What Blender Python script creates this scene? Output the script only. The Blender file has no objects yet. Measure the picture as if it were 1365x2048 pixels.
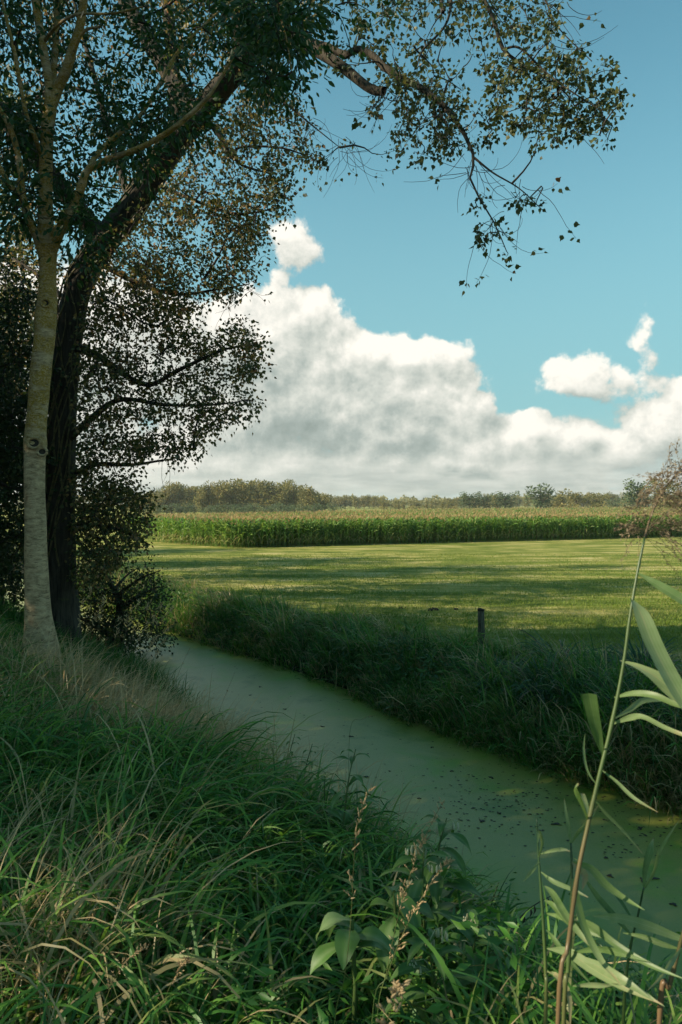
import bpy, math, random
import numpy as np
from math import radians, sin, cos, pi, atan2, atan, sqrt

rng = np.random.default_rng(7)
random.seed(7)
scene = bpy.context.scene
COL = scene.collection

# ------------------------------------------------------------------ camera
F = 1365.0            # focal length in photo pixels (24 mm on a 36 mm tall frame)
YH = 1007.0           # horizon row in the photo
HAZE = 0.00028        # air density per metre
CZ = 3.40             # eye height above the meadow
cam_d = bpy.data.cameras.new("camera")
cam_d.sensor_fit = 'VERTICAL'
cam_d.sensor_height = 36.0
cam_d.sensor_width = 24.0
cam_d.lens = 24.0
cam_d.clip_start = 0.05
cam_d.clip_end = 6000.0
cam_d.dof.use_dof = True
cam_d.dof.focus_distance = 9.0
cam_d.dof.aperture_fstop = 9.0
cam = bpy.data.objects.new("camera", cam_d)
COL.objects.link(cam)
cam.location = (0, 0, CZ)
cam.rotation_euler = (radians(90) - atan((1024 - YH) / F), 0, 0)
scene.camera = cam


def P(px, py, d):
    """photo pixel at forward distance d -> world point"""
    return np.array([(px - 682.5) / F * d, d, CZ - (py - YH) / F * d])


# ------------------------------------------------------------------ light
SUN_EL = 30.0
SUN_AZ = 195.0        # direction towards the sun, degrees counter-clockwise from +X
sdir = np.array([cos(radians(SUN_AZ)) * cos(radians(SUN_EL)),
                 sin(radians(SUN_AZ)) * cos(radians(SUN_EL)), sin(radians(SUN_EL))])
sun_d = bpy.data.lights.new("sun", 'SUN')
sun_d.energy = 4.2
sun_d.angle = radians(0.6)
sun_d.color = (1.0, 0.86, 0.66)
sun = bpy.data.objects.new("sun", sun_d)
COL.objects.link(sun)
from mathutils import Vector
sun.rotation_euler = Vector(sdir).to_track_quat('Z', 'Y').to_euler()
sun.location = (-30, -5, 40)

scene.view_settings.view_transform = 'Standard'
scene.view_settings.look = 'None'
scene.view_settings.exposure = 1.0
scene.view_settings.gamma = 1.0
scene.cycles.max_bounces = 6
scene.cycles.diffuse_bounces = 3
scene.cycles.glossy_bounces = 2
scene.cycles.transmission_bounces = 3
scene.cycles.transparent_max_bounces = 8
scene.cycles.caustics_reflective = False
scene.cycles.caustics_refractive = False


# ------------------------------------------------------------------ node helpers
class NT:
    def __init__(self, tree):
        self.t = tree
        self.n = tree.nodes
        self.l = tree.links

    def add(self, typ, ins=None, **kw):
        nd = self.n.new(typ)
        for k, v in kw.items():
            setattr(nd, k, v)
        if ins:
            for k, v in ins.items():
                sock = nd.inputs[k]
                if isinstance(v, bpy.types.NodeSocket):
                    self.l.new(v, sock)
                else:
                    sock.default_value = v
        return nd

    def math(self, op, a, b=None, c=None, clamp=False):
        ins = {0: a}
        if b is not None:
            ins[1] = b
        if c is not None:
            ins[2] = c
        nd = self.add('ShaderNodeMath', ins, operation=op)
        nd.use_clamp = clamp
        return nd.outputs[0]

    def mix(self, fac, a, b, blend='MIX'):
        nd = self.n.new('ShaderNodeMix')
        nd.data_type = 'RGBA'
        nd.blend_type = blend
        for i, v in ((0, fac), (6, a), (7, b)):
            if isinstance(v, bpy.types.NodeSocket):
                self.l.new(v, nd.inputs[i])
            else:
                nd.inputs[i].default_value = v if not isinstance(v, tuple) or len(v) == 4 else (*v, 1)
        return nd.outputs[2]

    def sstep(self, x, a, b):
        nd = self.n.new('ShaderNodeMapRange')
        nd.interpolation_type = 'SMOOTHSTEP'
        self.l.new(x, nd.inputs[0])
        nd.inputs[1].default_value = a
        nd.inputs[2].default_value = b
        nd.inputs[3].default_value = 0
        nd.inputs[4].default_value = 1
        return nd.outputs[0]

    def ramp(self, fac, stops):
        nd = self.n.new('ShaderNodeValToRGB')
        self.l.new(fac, nd.inputs[0])
        el = nd.color_ramp.elements
        while len(el) < len(stops):
            el.new(0.5)
        for e, (p, c) in zip(el, stops):
            e.position = p
            e.color = (*c, 1) if len(c) == 3 else c
        return nd.outputs[0]

    def noise(self, vec, scale, detail=4, rough=0.55, dist=0.0, out=0, **kw):
        nd = self.add('ShaderNodeTexNoise', {'Scale': scale, 'Detail': detail, 'Roughness': rough, 'Distortion': dist}, **kw)
        if vec is not None:
            self.l.new(vec, nd.inputs['Vector'])
        return nd.outputs[out]


# ------------------------------------------------------------------ sky with clouds (world)
world = bpy.data.worlds.new("World")
scene.world = world
world.use_nodes = True
W = NT(world.node_tree)
W.n.clear()


def azel(px, py):
    dx = (px - 682.5) / F
    dy = (YH - py) / F
    return atan(dx), atan2(dy, sqrt(1 + dx * dx))


# cumulus bodies: photo centre, half width, half height, firmness (a direction in the sky each)
CL = [(600, 632, 95, 82, 1), (540, 700, 120, 120, 1), (455, 690, 110, 120, 1), (655, 710, 100, 70, 1),
      (735, 700, 75, 52, .9), (800, 712, 80, 50, .9), (875, 700, 66, 50, .8), (905, 762, 72, 56, .9), (935, 812, 70, 60, .8), (790, 790, 170, 110, 1),
      (640, 810, 200, 120, 1), (470, 830, 190, 140, 1), (960, 865, 100, 58, .8), (1045, 868, 90, 52, .9),
      (1120, 880, 105, 46, .8), (340, 720, 150, 150, 1), (230, 640, 150, 110, 1), (585, 484, 62, 54, .46),
      (570, 545, 42, 50, .42), (775, 865, 130, 75, 1), (1150, 764, 92, 50, .85), (1225, 785, 50, 24, .28), (1283, 675, 20, 42, .28),
      (1335, 865, 115, 66, .95), (1265, 892, 75, 46, .8), (1420, 850, 120, 80, 1), (60, 740, 260, 200, 1),
      (1300, 985, 260, 40, .6), (850, 930, 440, 80, 1), (420, 930, 340, 90, 1)]
CLOUD_SHADE = [(580, 860, 210, 80, 1), (500, 790, 110, 90, .7), (850, 890, 150, 60, .8), (1120, 905, 110, 34, .8), (985, 850, 60, 45, .6), (700, 950, 420, 30, .7), (1330, 925, 90, 25, .7), (1160, 800, 70, 26, .5), (760, 800, 80, 40, .5)]  # ellipses that paint the clouds' shaded parts into their colour


def blob_max(T, p, lst, k):
    acc = None
    for (cx, cy, rx, ry, st) in lst:
        a, e = azel(cx, cy)
        m = T.add('ShaderNodeVectorMath', {0: p, 1: (F / rx, F / ry, 0), 2: (-a * F / rx, -e * F / ry, 0)}, operation='MULTIPLY_ADD').outputs[0]
        ln = T.add('ShaderNodeVectorMath', {0: m}, operation='LENGTH').outputs[1]
        d = T.math('MULTIPLY_ADD', ln, -st, st)
        acc = d if acc is None else T.math('SMOOTH_MAX', acc, d, k)
    return acc


def group(name):
    g = bpy.data.node_groups.new(name, 'ShaderNodeTree')
    g.interface.new_socket(name="P", in_out='INPUT', socket_type='NodeSocketVector')
    g.interface.new_socket(name="D", in_out='OUTPUT', socket_type='NodeSocketFloat')
    T = NT(g)
    return g, T, T.n.new('NodeGroupInput').outputs[0], T.n.new('NodeGroupOutput').inputs[0]


# broad bodies, outlines gently warped
GB, T, v, out = group('cloud_bodies')
wn = T.noise(v, 9.0, 2, 0.55, out=1)
p = T.add('ShaderNodeVectorMath', {0: wn, 1: (0.07, 0.06, 0.0), 2: v}, operation='MULTIPLY_ADD').outputs[0]
p = T.add('ShaderNodeVectorMath', {0: p, 1: (0.035, 0.03, 0.0)}, operation='SUBTRACT').outputs[0]
T.l.new(T.math('MINIMUM', blob_max(T, p, CL, 0.16), 0.7), out)
# cauliflower billows and finer wisps
GN, T, v, out = group('cloud_billows')
vor = T.add('ShaderNodeTexVoronoi', {'Scale': 22.0, 'Detail': 3.0, 'Roughness': 0.6, 'Lacunarity': 2.3, 'Vector': v}, feature='F1')
vor.normalize = True
vo2 = T.add('ShaderNodeTexVoronoi', {'Scale': 10.0, 'Detail': 1.0, 'Roughness': 0.5, 'Smoothness': 0.35, 'Vector': T.add('ShaderNodeVectorMath', {0: T.noise(v, 14.0, 4, 0.6, out=1), 1: (0.045, 0.045, 0.0), 2: v}, operation='MULTIPLY_ADD').outputs[0]}, feature='SMOOTH_F1')
D = T.math('MULTIPLY_ADD', vor.outputs[0], -0.62, 0.50)
D = T.math('MULTIPLY_ADD', vo2.outputs[0], -0.42, D)
D = T.math('MULTIPLY_ADD', T.math('SUBTRACT', T.noise(v, 15.0, 9, 0.64), 0.5), 1.05, D)
T.l.new(D, out)

tc = W.add('ShaderNodeTexCoord')
sep = W.add('ShaderNodeSeparateXYZ', {0: tc.outputs['Generated']})
az = W.math('ARCTAN2', sep.outputs[0], sep.outputs[1])
el = W.math('ARCSINE', sep.outputs[2])
pv = W.add('ShaderNodeCombineXYZ', {0: az, 1: el, 2: 0.0}).outputs[0]


def ev(grp, off):
    vec = W.add('ShaderNodeVectorMath', {0: pv, 1: off}, operation='ADD').outputs[0]
    g = W.n.new('ShaderNodeGroup')
    g.node_tree = grp
    W.l.new(vec, g.inputs[0])
    return g.outputs[0]


B0, B1 = ev(GB, (0, 0, 0)), ev(GB, (-0.018, 0.034, 0))
N0, N1 = ev(GN, (0, 0, 0)), ev(GN, (-0.008, 0.015, 0))
D0 = W.math('ADD', B0, N0)
alpha = W.sstep(D0, -0.01, 0.19)
sky = W.add('ShaderNodeTexSky', sky_type='NISHITA')
sky.sun_disc = False
sky.sun_elevation = radians(SUN_EL)
sky.sun_rotation = radians(90.0 - SUN_AZ)
sky.altitude = 0
sky.air_density = 1.0
sky.dust_density = 0.6
sky.ozone_density = 1.0
skyc = W.mix(1.0, sky.outputs[0], (0.62, 1.02, 0.82), 'MULTIPLY')
# relief of the billows: bright where the cloud thins out towards the light
lit = W.math('MULTIPLY_ADD', W.math('SUBTRACT', N0, N1), 1.05, 0.68)
lit = W.math('MULTIPLY_ADD', N0, 0.26, lit)
lit = W.math('MULTIPLY_ADD', W.math('SUBTRACT', B0, B1), 0.75, lit)
lit = W.math('MULTIPLY_ADD', W.sstep(D0, 0.15, 0.9), -0.10, lit)
grey = W.math('MAXIMUM', blob_max(W, pv, CLOUD_SHADE, 0.2), 0.0)
lit = W.math('MULTIPLY_ADD', grey, -0.38, lit)
lit = W.math('MULTIPLY_ADD', W.math('SUBTRACT', W.noise(pv, 6.0, 3, 0.5), 0.5), 0.45, lit)
lit = W.math('MAXIMUM', W.math('MINIMUM', lit, 1.0), 0.0)
cc = W.ramp(lit, [(0.0, (1.45, 1.75, 1.62)), (0.30, (2.05, 2.35, 2.18)), (0.58, (3.15, 3.3, 3.0)), (0.84, (4.45, 4.38, 3.98)), (1.0, (5.2, 5.0, 4.5))])
# stratus streaks low over the horizon
st_v = W.add('ShaderNodeVectorMath', {0: pv, 1: (3.5, 20.0, 0)}, operation='MULTIPLY').outputs[0]
stn = W.noise(st_v, 1.6, 5, 0.6)
st_a = W.math('MULTIPLY', W.sstep(stn, 0.34, 0.52), W.sstep(el, 0.085, 0.03))
st_c = W.ramp(W.noise(st_v, 2.7, 4, 0.55), [(0.35, (2.35, 2.6, 2.42)), (0.62, (3.75, 3.85, 3.5))])
skyc = W.mix(W.math('MULTIPLY', W.sstep(el, 0.62, 0.08), 0.85), skyc, (1.32, 2.50, 2.78))
skyc = W.mix(W.sstep(el, 0.14, 0.0), skyc, (2.7, 3.3, 3.2))
col = W.mix(W.math('MULTIPLY', alpha, W.sstep(sep.outputs[1], -0.2, 0.1)), skyc, cc)
col = W.mix(W.math('MULTIPLY', st_a, 0.85), col, st_c)
bg = W.add('ShaderNodeBackground', {'Color': col, 'Strength': 0.105})
wo = W.add('ShaderNodeOutputWorld')
W.l.new(bg.outputs[0], wo.inputs[0])
world.cycles.sampling_method = 'MANUAL'
world.cycles.sample_map_resolution = 512


# ------------------------------------------------------------------ object helpers
def link(o, parent=None):
    COL.objects.link(o)
    if parent is not None:
        o.parent = parent
    return o


def tag(o, label=None, cat=None, group=None, kind=None):
    if label:
        o['label'] = label
    if cat:
        o['category'] = cat
    if group:
        o['group'] = group
    if kind:
        o['kind'] = kind
    return o


def empty(name, loc=(0, 0, 0)):
    o = bpy.data.objects.new(name, None)
    o.empty_display_size = 0.2
    o.location = loc
    return link(o)


class MB:
    """collects numpy vertex / face blocks with a per-vertex tint and a material index, builds ONE mesh"""

    def __init__(self):
        self.v, self.q, self.t, self.tint, self.qm, self.tm = [], [], [], [], [], []
        self.n = 0

    def add(self, v, quads=None, tris=None, tint=0.5, mi=0):
        v = np.asarray(v, dtype=np.float64).reshape(-1, 3)
        if quads is not None and len(quads):
            q = np.asarray(quads, dtype=np.int64).reshape(-1, 4) + self.n
            self.q.append(q)
            self.qm.append(np.full(len(q), mi))
        if tris is not None and len(tris):
            t = np.asarray(tris, dtype=np.int64).reshape(-1, 3) + self.n
            self.t.append(t)
            self.tm.append(np.full(len(t), mi))
        self.v.append(v)
        tt = np.asarray(tint, dtype=np.float64)
        self.tint.append(np.full(len(v), float(tt)) if tt.ndim == 0 else tt.reshape(-1))
        self.n += len(v)
        return self

    def mesh(self, name, mats, smooth=True, origin=(0, 0, 0)):
        me = bpy.data.meshes.new(name)
        v = np.concatenate(self.v) - np.asarray(origin)
        q = np.concatenate(self.q) if self.q else np.zeros((0, 4), np.int64)
        t = np.concatenate(self.t) if self.t else np.zeros((0, 3), np.int64)
        qm = np.concatenate(self.qm) if self.q else np.zeros(0, np.int64)
        tm = np.concatenate(self.tm) if self.t else np.zeros(0, np.int64)
        me.vertices.add(len(v))
        me.vertices.foreach_set('co', v.astype(np.float32).ravel())
        nl = len(q) * 4 + len(t) * 3
        me.loops.add(nl)
        me.loops.foreach_set('vertex_index', np.concatenate([q.ravel(), t.ravel()]).astype(np.int32))
        me.polygons.add(len(q) + len(t))
        starts = np.concatenate([np.arange(len(q)) * 4, len(q) * 4 + np.arange(len(t)) * 3])
        me.polygons.foreach_set('loop_start', starts.astype(np.int32))
        me.polygons.foreach_set('material_index', np.concatenate([qm, tm]).astype(np.int32))
        me.polygons.foreach_set('use_smooth', np.full(len(q) + len(t), smooth))
        at = me.attributes.new('tint', 'FLOAT', 'POINT')
        at.data.foreach_set('value', np.concatenate(self.tint).astype(np.float32))
        for m in (mats if isinstance(mats, (list, tuple)) else [mats]):
            me.materials.append(m)
        me.update()
        me.validate(clean_customdata=False)
        return me

    def obj(self, name, mats, parent=None, smooth=True, origin=(0, 0, 0), at_origin=True):
        me = self.mesh(name, mats, smooth, origin)
        o = bpy.data.objects.new(name, me)
        if at_origin and parent is None:
            o.location = origin
        return link(o, parent)


def tube(mb, pts, rad, sides=8, tint=0.5, mi=0, cap=False, bump=None):
    pts = np.asarray(pts, float)
    K = len(pts)
    rad = np.broadcast_to(np.asarray(rad, float), (K,))
    tan = np.gradient(pts, axis=0)
    tan /= np.linalg.norm(tan, axis=1)[:, None] + 1e-9
    ref = np.array([0.0, 1, 0]) if abs(tan[0][1]) < 0.8 else np.array([1.0, 0, 0])
    us = []
    u = np.cross(tan[0], ref)
    for k in range(K):
        u = u - tan[k] * np.dot(u, tan[k])
        u /= np.linalg.norm(u) + 1e-9
        us.append(u.copy())
    us = np.array(us)
    ws = np.cross(tan, us)
    a = np.linspace(0, 2 * pi, sides, endpoint=False)
    r = rad[:, None] * np.ones(sides)[None]
    if bump is not None:
        r = r * bump(pts, a)
    v = pts[:, None, :] + r[..., None] * (np.cos(a)[None, :, None] * us[:, None, :] + np.sin(a)[None, :, None] * ws[:, None, :])
    i = np.arange(K - 1)[:, None] * sides
    j = np.arange(sides)[None]
    jn = (j + 1) % sides
    q = np.stack([i + j, i + jn, i + sides + jn, i + sides + j], -1).reshape(-1, 4)
    v = v.reshape(-1, 3)
    tris = None
    if cap:
        v = np.vstack([v, pts[-1], pts[0]])
        top = (K - 1) * sides
        tris = [(top + s, top + (s + 1) % sides, K * sides) for s in range(sides)]
        tris += [((s + 1) % sides, s, K * sides + 1) for s in range(sides)]
    mb.add(v, q, tris, tint, mi)


def tubes_batch(mb, pts, rad, sides=3, tint=0.5, mi=0):
    """pts (N,K,3), rad (N,K)"""
    N, K, _ = pts.shape
    tan = np.gradient(pts, axis=1)
    tan /= np.linalg.norm(tan, axis=2)[..., None] + 1e-9
    ref = np.array([0.31, 0.22, 0.92])
    u = np.cross(tan, ref)
    u /= np.linalg.norm(u, axis=2)[..., None] + 1e-9
    w = np.cross(tan, u)
    a = np.linspace(0, 2 * pi, sides, endpoint=False)
    v = pts[:, :, None, :] + rad[:, :, None, None] * (np.cos(a)[None, None, :, None] * u[:, :, None, :] + np.sin(a)[None, None, :, None] * w[:, :, None, :])
    base = (np.arange(N)[:, None, None] * K + np.arange(K - 1)[None, :, None]) * sides
    j = np.arange(sides)[None, None]
    jn = (j + 1) % sides
    q = np.stack([base + j, base + jn, base + sides + jn, base + sides + j], -1).reshape(-1, 4)
    tt = np.asarray(tint, float)
    if tt.ndim:
        tt = np.repeat(tt, K * sides)
    mb.add(v.reshape(-1, 3), q, None, tt, mi)


def spline(pts, n):
    """Catmull-Rom through pts (any width of columns), n samples"""
    p = np.asarray(pts, float)
    p = np.vstack([2 * p[0] - p[1], p, 2 * p[-1] - p[-2]])
    m = len(p) - 3
    out = []
    for s in np.linspace(0, m - 1e-6, n):
        i = int(s)
        t = s - i
        a, b, c, d = p[i], p[i + 1], p[i + 2], p[i + 3]
        out.append(0.5 * ((2 * b) + (-a + c) * t + (2 * a - 5 * b + 4 * c - d) * t * t + (-a + 3 * b - 3 * c + d) * t ** 3))
    return np.array(out)


def blades(mb, base, head, length, width, lean0, bend, tint, K=6, twist=None, mi=0, droop_pow=1.6):
    """grass blades: base (N,3), heading angle, lean from vertical at root, extra bend at the tip"""
    N = len(base)
    t = np.linspace(0, 1, K)
    th = lean0[:, None] + bend[:, None] * t[None] ** droop_pow
    ds = (length / (K - 1))[:, None]
    hx, hy = np.cos(head)[:, None], np.sin(head)[:, None]
    thm = 0.5 * (th[:, 1:] + th[:, :-1])
    r = np.concatenate([np.zeros((N, 1)), np.cumsum(np.sin(thm) * ds, 1)], 1)
    z = np.concatenate([np.zeros((N, 1)), np.cumsum(np.cos(thm) * ds, 1)], 1)
    c = base[:, None, :] + np.stack([hx * r, hy * r, z], -1)
    if twist is None:
        twist = rng.normal(0, 0.5, N)
    tw = twist[:, None] * (0.3 + t[None])
    side0 = np.stack([-np.sin(head), np.cos(head), np.zeros(N)], -1)[:, None, :]
    fwd = np.stack([hx * np.cos(th), hy * np.cos(th), -np.sin(th)], -1)
    side = side0 * np.cos(tw)[..., None] + fwd * np.sin(tw)[..., None]
    prof = np.interp(t, [0, 0.12, 0.45, 0.8, 1.0], [0.55, 0.9, 1.0, 0.62, 0.04])
    hw = 0.5 * width[:, None] * prof[None]
    L = c - side * hw[..., None]
    R = c + side * hw[..., None]
    v = np.stack([L, R], 2).reshape(-1, 3)
    b = np.arange(N)[:, None] * (2 * K) + np.arange(K - 1)[None] * 2
    q = np.stack([b, b + 1, b + 3, b + 2], -1).reshape(-1, 4)
    mb.add(v, q, None, np.repeat(tint, 2 * K), mi)


LEAF_POP = (np.array([(0, 0, 0), (-.42, .22, .06), (-.30, .52, .05), (-.12, .70, .02), (0, 1.0, -.05), (.14, .66, .02), (.36, .5, .06), (.40, .2, .07), (0, .5, -.04)]),
            [(0, 8, 1), (1, 8, 2), (2, 8, 3), (3, 8, 4), (4, 8, 5), (5, 8, 6), (6, 8, 7), (7, 8, 0)])
LEAF_LAN = (np.array([(0, 0, 0), (-.16, .4, .04), (0, 1, -.08), (.16, .4, .04), (0, .45, -.03)]),
            [(0, 4, 1), (1, 4, 2), (2, 4, 3), (3, 4, 0)])
LEAF_ASH = (np.array([(0, 0, 0), (-.22, .35, .05), (-.16, .75, .02), (0, 1, -.08), (.16, .75, .02), (.22, .35, .05), (0, .5, -.04)]),
            [(0, 6, 1), (1, 6, 2), (2, 6, 3), (3, 6, 4), (4, 6, 5), (5, 6, 0)])
LEAF_LOW = (np.array([(0, 0, 0), (-.36, .45, .08), (0, 1, 0), (.36, .42, .08)]), [(0, 2, 1), (0, 3, 2)])


def scatter_leaves(mb, tpl, pos, direc, size, tint, mi=0, hang=0.0):
    """pos (N,3), direc (N,3) the direction of the leaf's midrib"""
    N = len(pos)
    d = direc / (np.linalg.norm(direc, axis=1)[:, None] + 1e-9)
    r = rng.normal(size=(N, 3))
    r[:, 2] += hang
    nrm = np.cross(d, r)
    nrm /= np.linalg.norm(nrm, axis=1)[:, None] + 1e-9
    sd = np.cross(nrm, d)
    tv, tf = tpl
    tf = np.asarray(tf)
    s = size[:, None, None]
    v = pos[:, None, :] + s * (tv[None, :, 0:1] * sd[:, None] + tv[None, :, 1:2] * d[:, None] + tv[None, :, 2:3] * nrm[:, None])
    k = len(tv)
    f = (tf[None] + (np.arange(N) * k)[:, None, None]).reshape(-1, 3)
    mb.add(v.reshape(-1, 3), None, f, np.repeat(tint, k), mi)


def in_poly(x, y, poly):
    poly = np.asarray(poly, float)
    inside = np.zeros(len(x), bool)
    j = len(poly) - 1
    for i in range(len(poly)):
        xi, yi = poly[i]
        xj, yj = poly[j]
        c = ((yi > y) != (yj > y)) & (x < (xj - xi) * (y - yi) / (yj - yi + 1e-12) + xi)
        inside ^= c
        j = i
    return inside


def poly_points(poly, n):
    poly = np.asarray(poly, float)
    lo, hi = poly.min(0), poly.max(0)
    out = np.zeros((0, 2))
    while len(out) < n:
        c = lo + rng.random((n * 3, 2)) * (hi - lo)
        out = np.vstack([out, c[in_poly(c[:, 0], c[:, 1], poly)]])
    return out[:n]


# ------------------------------------------------------------------ materials
def leaf_mat(name, stops, rough=0.5, trans=0.3, spec=0.35, var=0.35, nscale=3.0, tcol=None):
    m = bpy.data.materials.new(name)
    m.use_nodes = True
    T = NT(m.node_tree)
    T.n.clear()
    a = T.add('ShaderNodeAttribute', attribute_name='tint')
    geo = T.add('ShaderNodeNewGeometry')
    nz = T.noise(geo.outputs['Position'], nscale, 3, 0.6)
    f = T.math('MULTIPLY_ADD', T.math('SUBTRACT', nz, 0.5), var, a.outputs['Fac'], clamp=True)
    c = T.ramp(f, stops)
    bs = T.add('ShaderNodeBsdfPrincipled', {'Base Color': c, 'Roughness': rough, 'Specular IOR Level': spec})
    hs = T.add('ShaderNodeHueSaturation', {'Color': c, 'Saturation': 1.1, 'Value': 1.7, 'Hue': 0.485})
    tr = T.add('ShaderNodeBsdfTranslucent', {'Color': hs.outputs[0]})
    mx = T.add('ShaderNodeMixShader', {0: trans, 1: bs.outputs[0], 2: tr.outputs[0]})
    o = T.add('ShaderNodeOutputMaterial', {0: mx.outputs[0]})
    return m


def bark_mat(name, dark, light, lichen=None, vscale=(14, 14, 2.0), bump=0.6, lich_amt=0.55, bands=False):
    m = bpy.data.materials.new(name)
    m.use_nodes = True
    T = NT(m.node_tree)
    T.n.clear()
    geo = T.add('ShaderNodeNewGeometry')
    v = T.add('ShaderNodeVectorMath', {0: geo.outputs['Position'], 1: vscale}, operation='MULTIPLY').outputs[0]
    n1 = T.noise(v, 1.0, 8, 0.62, 0.4)
    n2 = T.noise(geo.outputs['Position'], 9.0, 4, 0.55)
    c = T.ramp(n1, [(0.32, dark), (0.60, light)])
    c = T.mix(T.math('MULTIPLY', T.sstep(n2, 0.45, 0.7), 0.35), c, tuple(x * 0.6 for x in light))
    if lichen is not None:
        vl = T.add('ShaderNodeVectorMath', {0: geo.outputs['Position'], 1: (1.0, 1.0, 2.2)}, operation='MULTIPLY').outputs[0]
        ln = T.noise(vl, 2.3, 6, 0.62)
        fl = T.sstep(ln, lich_amt, lich_amt + 0.10)
        if bands:
            sepz = T.add('ShaderNodeSeparateXYZ', {0: geo.outputs['Position']})
            fl = T.math('MULTIPLY', fl, T.sstep(sepz.outputs[2], 3.9, 4.3))
        sp = T.sstep(T.noise(geo.outputs['Position'], 60.0, 3, 0.6), 0.42, 0.58)
        fl = T.math('MULTIPLY', fl, T.math('MULTIPLY_ADD', sp, 0.7, 0.3))
        c = T.mix(fl, c, lichen)
    if bands:
        # short dark horizontal lenticels
        vb = T.add('ShaderNodeVectorMath', {0: geo.outputs['Position'], 1: (14, 14, 85)}, operation='MULTIPLY').outputs[0]
        bn = T.sstep(T.noise(vb, 1.0, 3, 0.5, 0.5), 0.57, 0.66)
        c = T.mix(T.math('MULTIPLY', bn, 0.6), c, tuple(x * 0.35 for x in dark))
    bs = T.add('ShaderNodeBsdfPrincipled', {'Base Color': c, 'Roughness': 0.85, 'Specular IOR Level': 0.2})
    bp = T.add('ShaderNodeBump', {'Strength': bump, 'Distance': 0.03, 'Height': n1})
    T.l.new(bp.outputs[0], bs.inputs['Normal'])
    T.add('ShaderNodeOutputMaterial', {0: bs.outputs[0]})
    return m


def plain_mat(name, c1, c2, rough=0.8, scale=8.0, bump=0.3, spec=0.3):
    m = bpy.data.materials.new(name)
    m.use_nodes = True
    T = NT(m.node_tree)
    T.n.clear()
    geo = T.add('ShaderNodeNewGeometry')
    n = T.noise(geo.outputs['Position'], scale, 6, 0.6)
    c = T.ramp(n, [(0.35, c1), (0.65, c2)])
    bs = T.add('ShaderNodeBsdfPrincipled', {'Base Color': c, 'Roughness': rough, 'Specular IOR Level': spec})
    bp = T.add('ShaderNodeBump', {'Strength': bump, 'Distance': 0.02, 'Height': n})
    T.l.new(bp.outputs[0], bs.inputs['Normal'])
    T.add('ShaderNodeOutputMaterial', {0: bs.outputs[0]})
    return m


M = {}
# grass: 0 = deep blue green ... 0.6 fresh green, 0.8 olive, 1 = straw
M['grass'] = leaf_mat('long_grass', [(0.0, (0.024, 0.088, 0.018)), (0.35, (0.062, 0.18, 0.030)), (0.60, (0.15, 0.28, 0.050)),
                                     (0.78, (0.21, 0.19, 0.08)), (1.0, (0.50, 0.38, 0.21))], rough=0.45, trans=0.32, spec=0.3, var=0.12)
M['meadow'] = leaf_mat('short_grass', [(0.0, (0.065, 0.125, 0.016)), (0.5, (0.15, 0.205, 0.032)), (0.75, (0.29, 0.265, 0.09)),
                                       (1.0, (0.36, 0.30, 0.14))], rough=0.6, trans=0.25, spec=0.2, var=0.35, nscale=0.8)
M['poplar'] = leaf_mat('poplar_leaf', [(0.0, (0.022, 0.038, 0.014)), (0.5, (0.075, 0.092, 0.026)), (0.8, (0.22, 0.17, 0.055)),
                                       (1.0, (0.22, 0.125, 0.065))], rough=0.5, trans=0.30, spec=0.3, var=0.25)
M['ash'] = leaf_mat('broad_leaf', [(0.0, (0.010, 0.040, 0.016)), (0.6, (0.024, 0.075, 0.018)), (1.0, (0.08, 0.12, 0.02))],
                    rough=0.45, trans=0.30, spec=0.35, var=0.25)
M['thicket'] = leaf_mat('hedge_leaf', [(0.0, (0.012, 0.028, 0.012)), (0.6, (0.030, 0.055, 0.018)), (1.0, (0.085, 0.10, 0.026))],
                        rough=0.55, trans=0.25, spec=0.25, var=0.3)
M['far'] = leaf_mat('distant_foliage', [(0.0, (0.075, 0.085, 0.030)), (0.5, (0.19, 0.18, 0.062)), (1.0, (0.36, 0.29, 0.12))],
                    rough=0.7, trans=0.2, spec=0.1, var=0.25, nscale=0.15)
M['willow'] = leaf_mat('willow_foliage', [(0.0, (0.045, 0.07, 0.032)), (0.5, (0.10, 0.135, 0.065)), (1.0, (0.20, 0.23, 0.13))],
                       rough=0.7, trans=0.15, spec=0.1, var=0.25, nscale=0.2)
M['corn'] = leaf_mat('corn_leaf', [(0.0, (0.045, 0.12, 0.024)), (0.5, (0.15, 0.27, 0.050)), (0.8, (0.32, 0.40, 0.12)), (1.0, (0.28, 0.24, 0.12))],
                     rough=0.45, trans=0.3, spec=0.35, var=0.2)
M['tassel'] = leaf_mat('corn_tassel', [(0.0, (0.24, 0.14, 0.06)), (1.0, (0.46, 0.34, 0.17))], rough=0.8, trans=0.2, spec=0.1, var=0.3)
M['reed'] = leaf_mat('reed_leaf', [(0.0, (0.035, 0.09, 0.022)), (0.4, (0.11, 0.18, 0.055)), (0.7, (0.20, 0.26, 0.12)), (1.0, (0.34, 0.23, 0.12))],
                     rough=0.45, trans=0.35, spec=0.4, var=0.15, nscale=20)
M['plume'] = leaf_mat('reed_plume', [(0.0, (0.12, 0.088, 0.055)), (1.0, (0.33, 0.26, 0.165))], rough=0.7, trans=0.3, spec=0.2, var=0.3, nscale=20)
M['seed'] = leaf_mat('seed_head', [(0.0, (0.24, 0.155, 0.075)), (1.0, (0.50, 0.38, 0.21))], rough=0.7, trans=0.2, spec=0.2, var=0.3, nscale=20)
M['herb'] = leaf_mat('herb_leaf', [(0.0, (0.026, 0.080, 0.020)), (0.5, (0.068, 0.15, 0.034)), (1.0, (0.17, 0.25, 0.11))],
                     rough=0.5, trans=0.3, spec=0.35, var=0.25, nscale=9)
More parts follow.
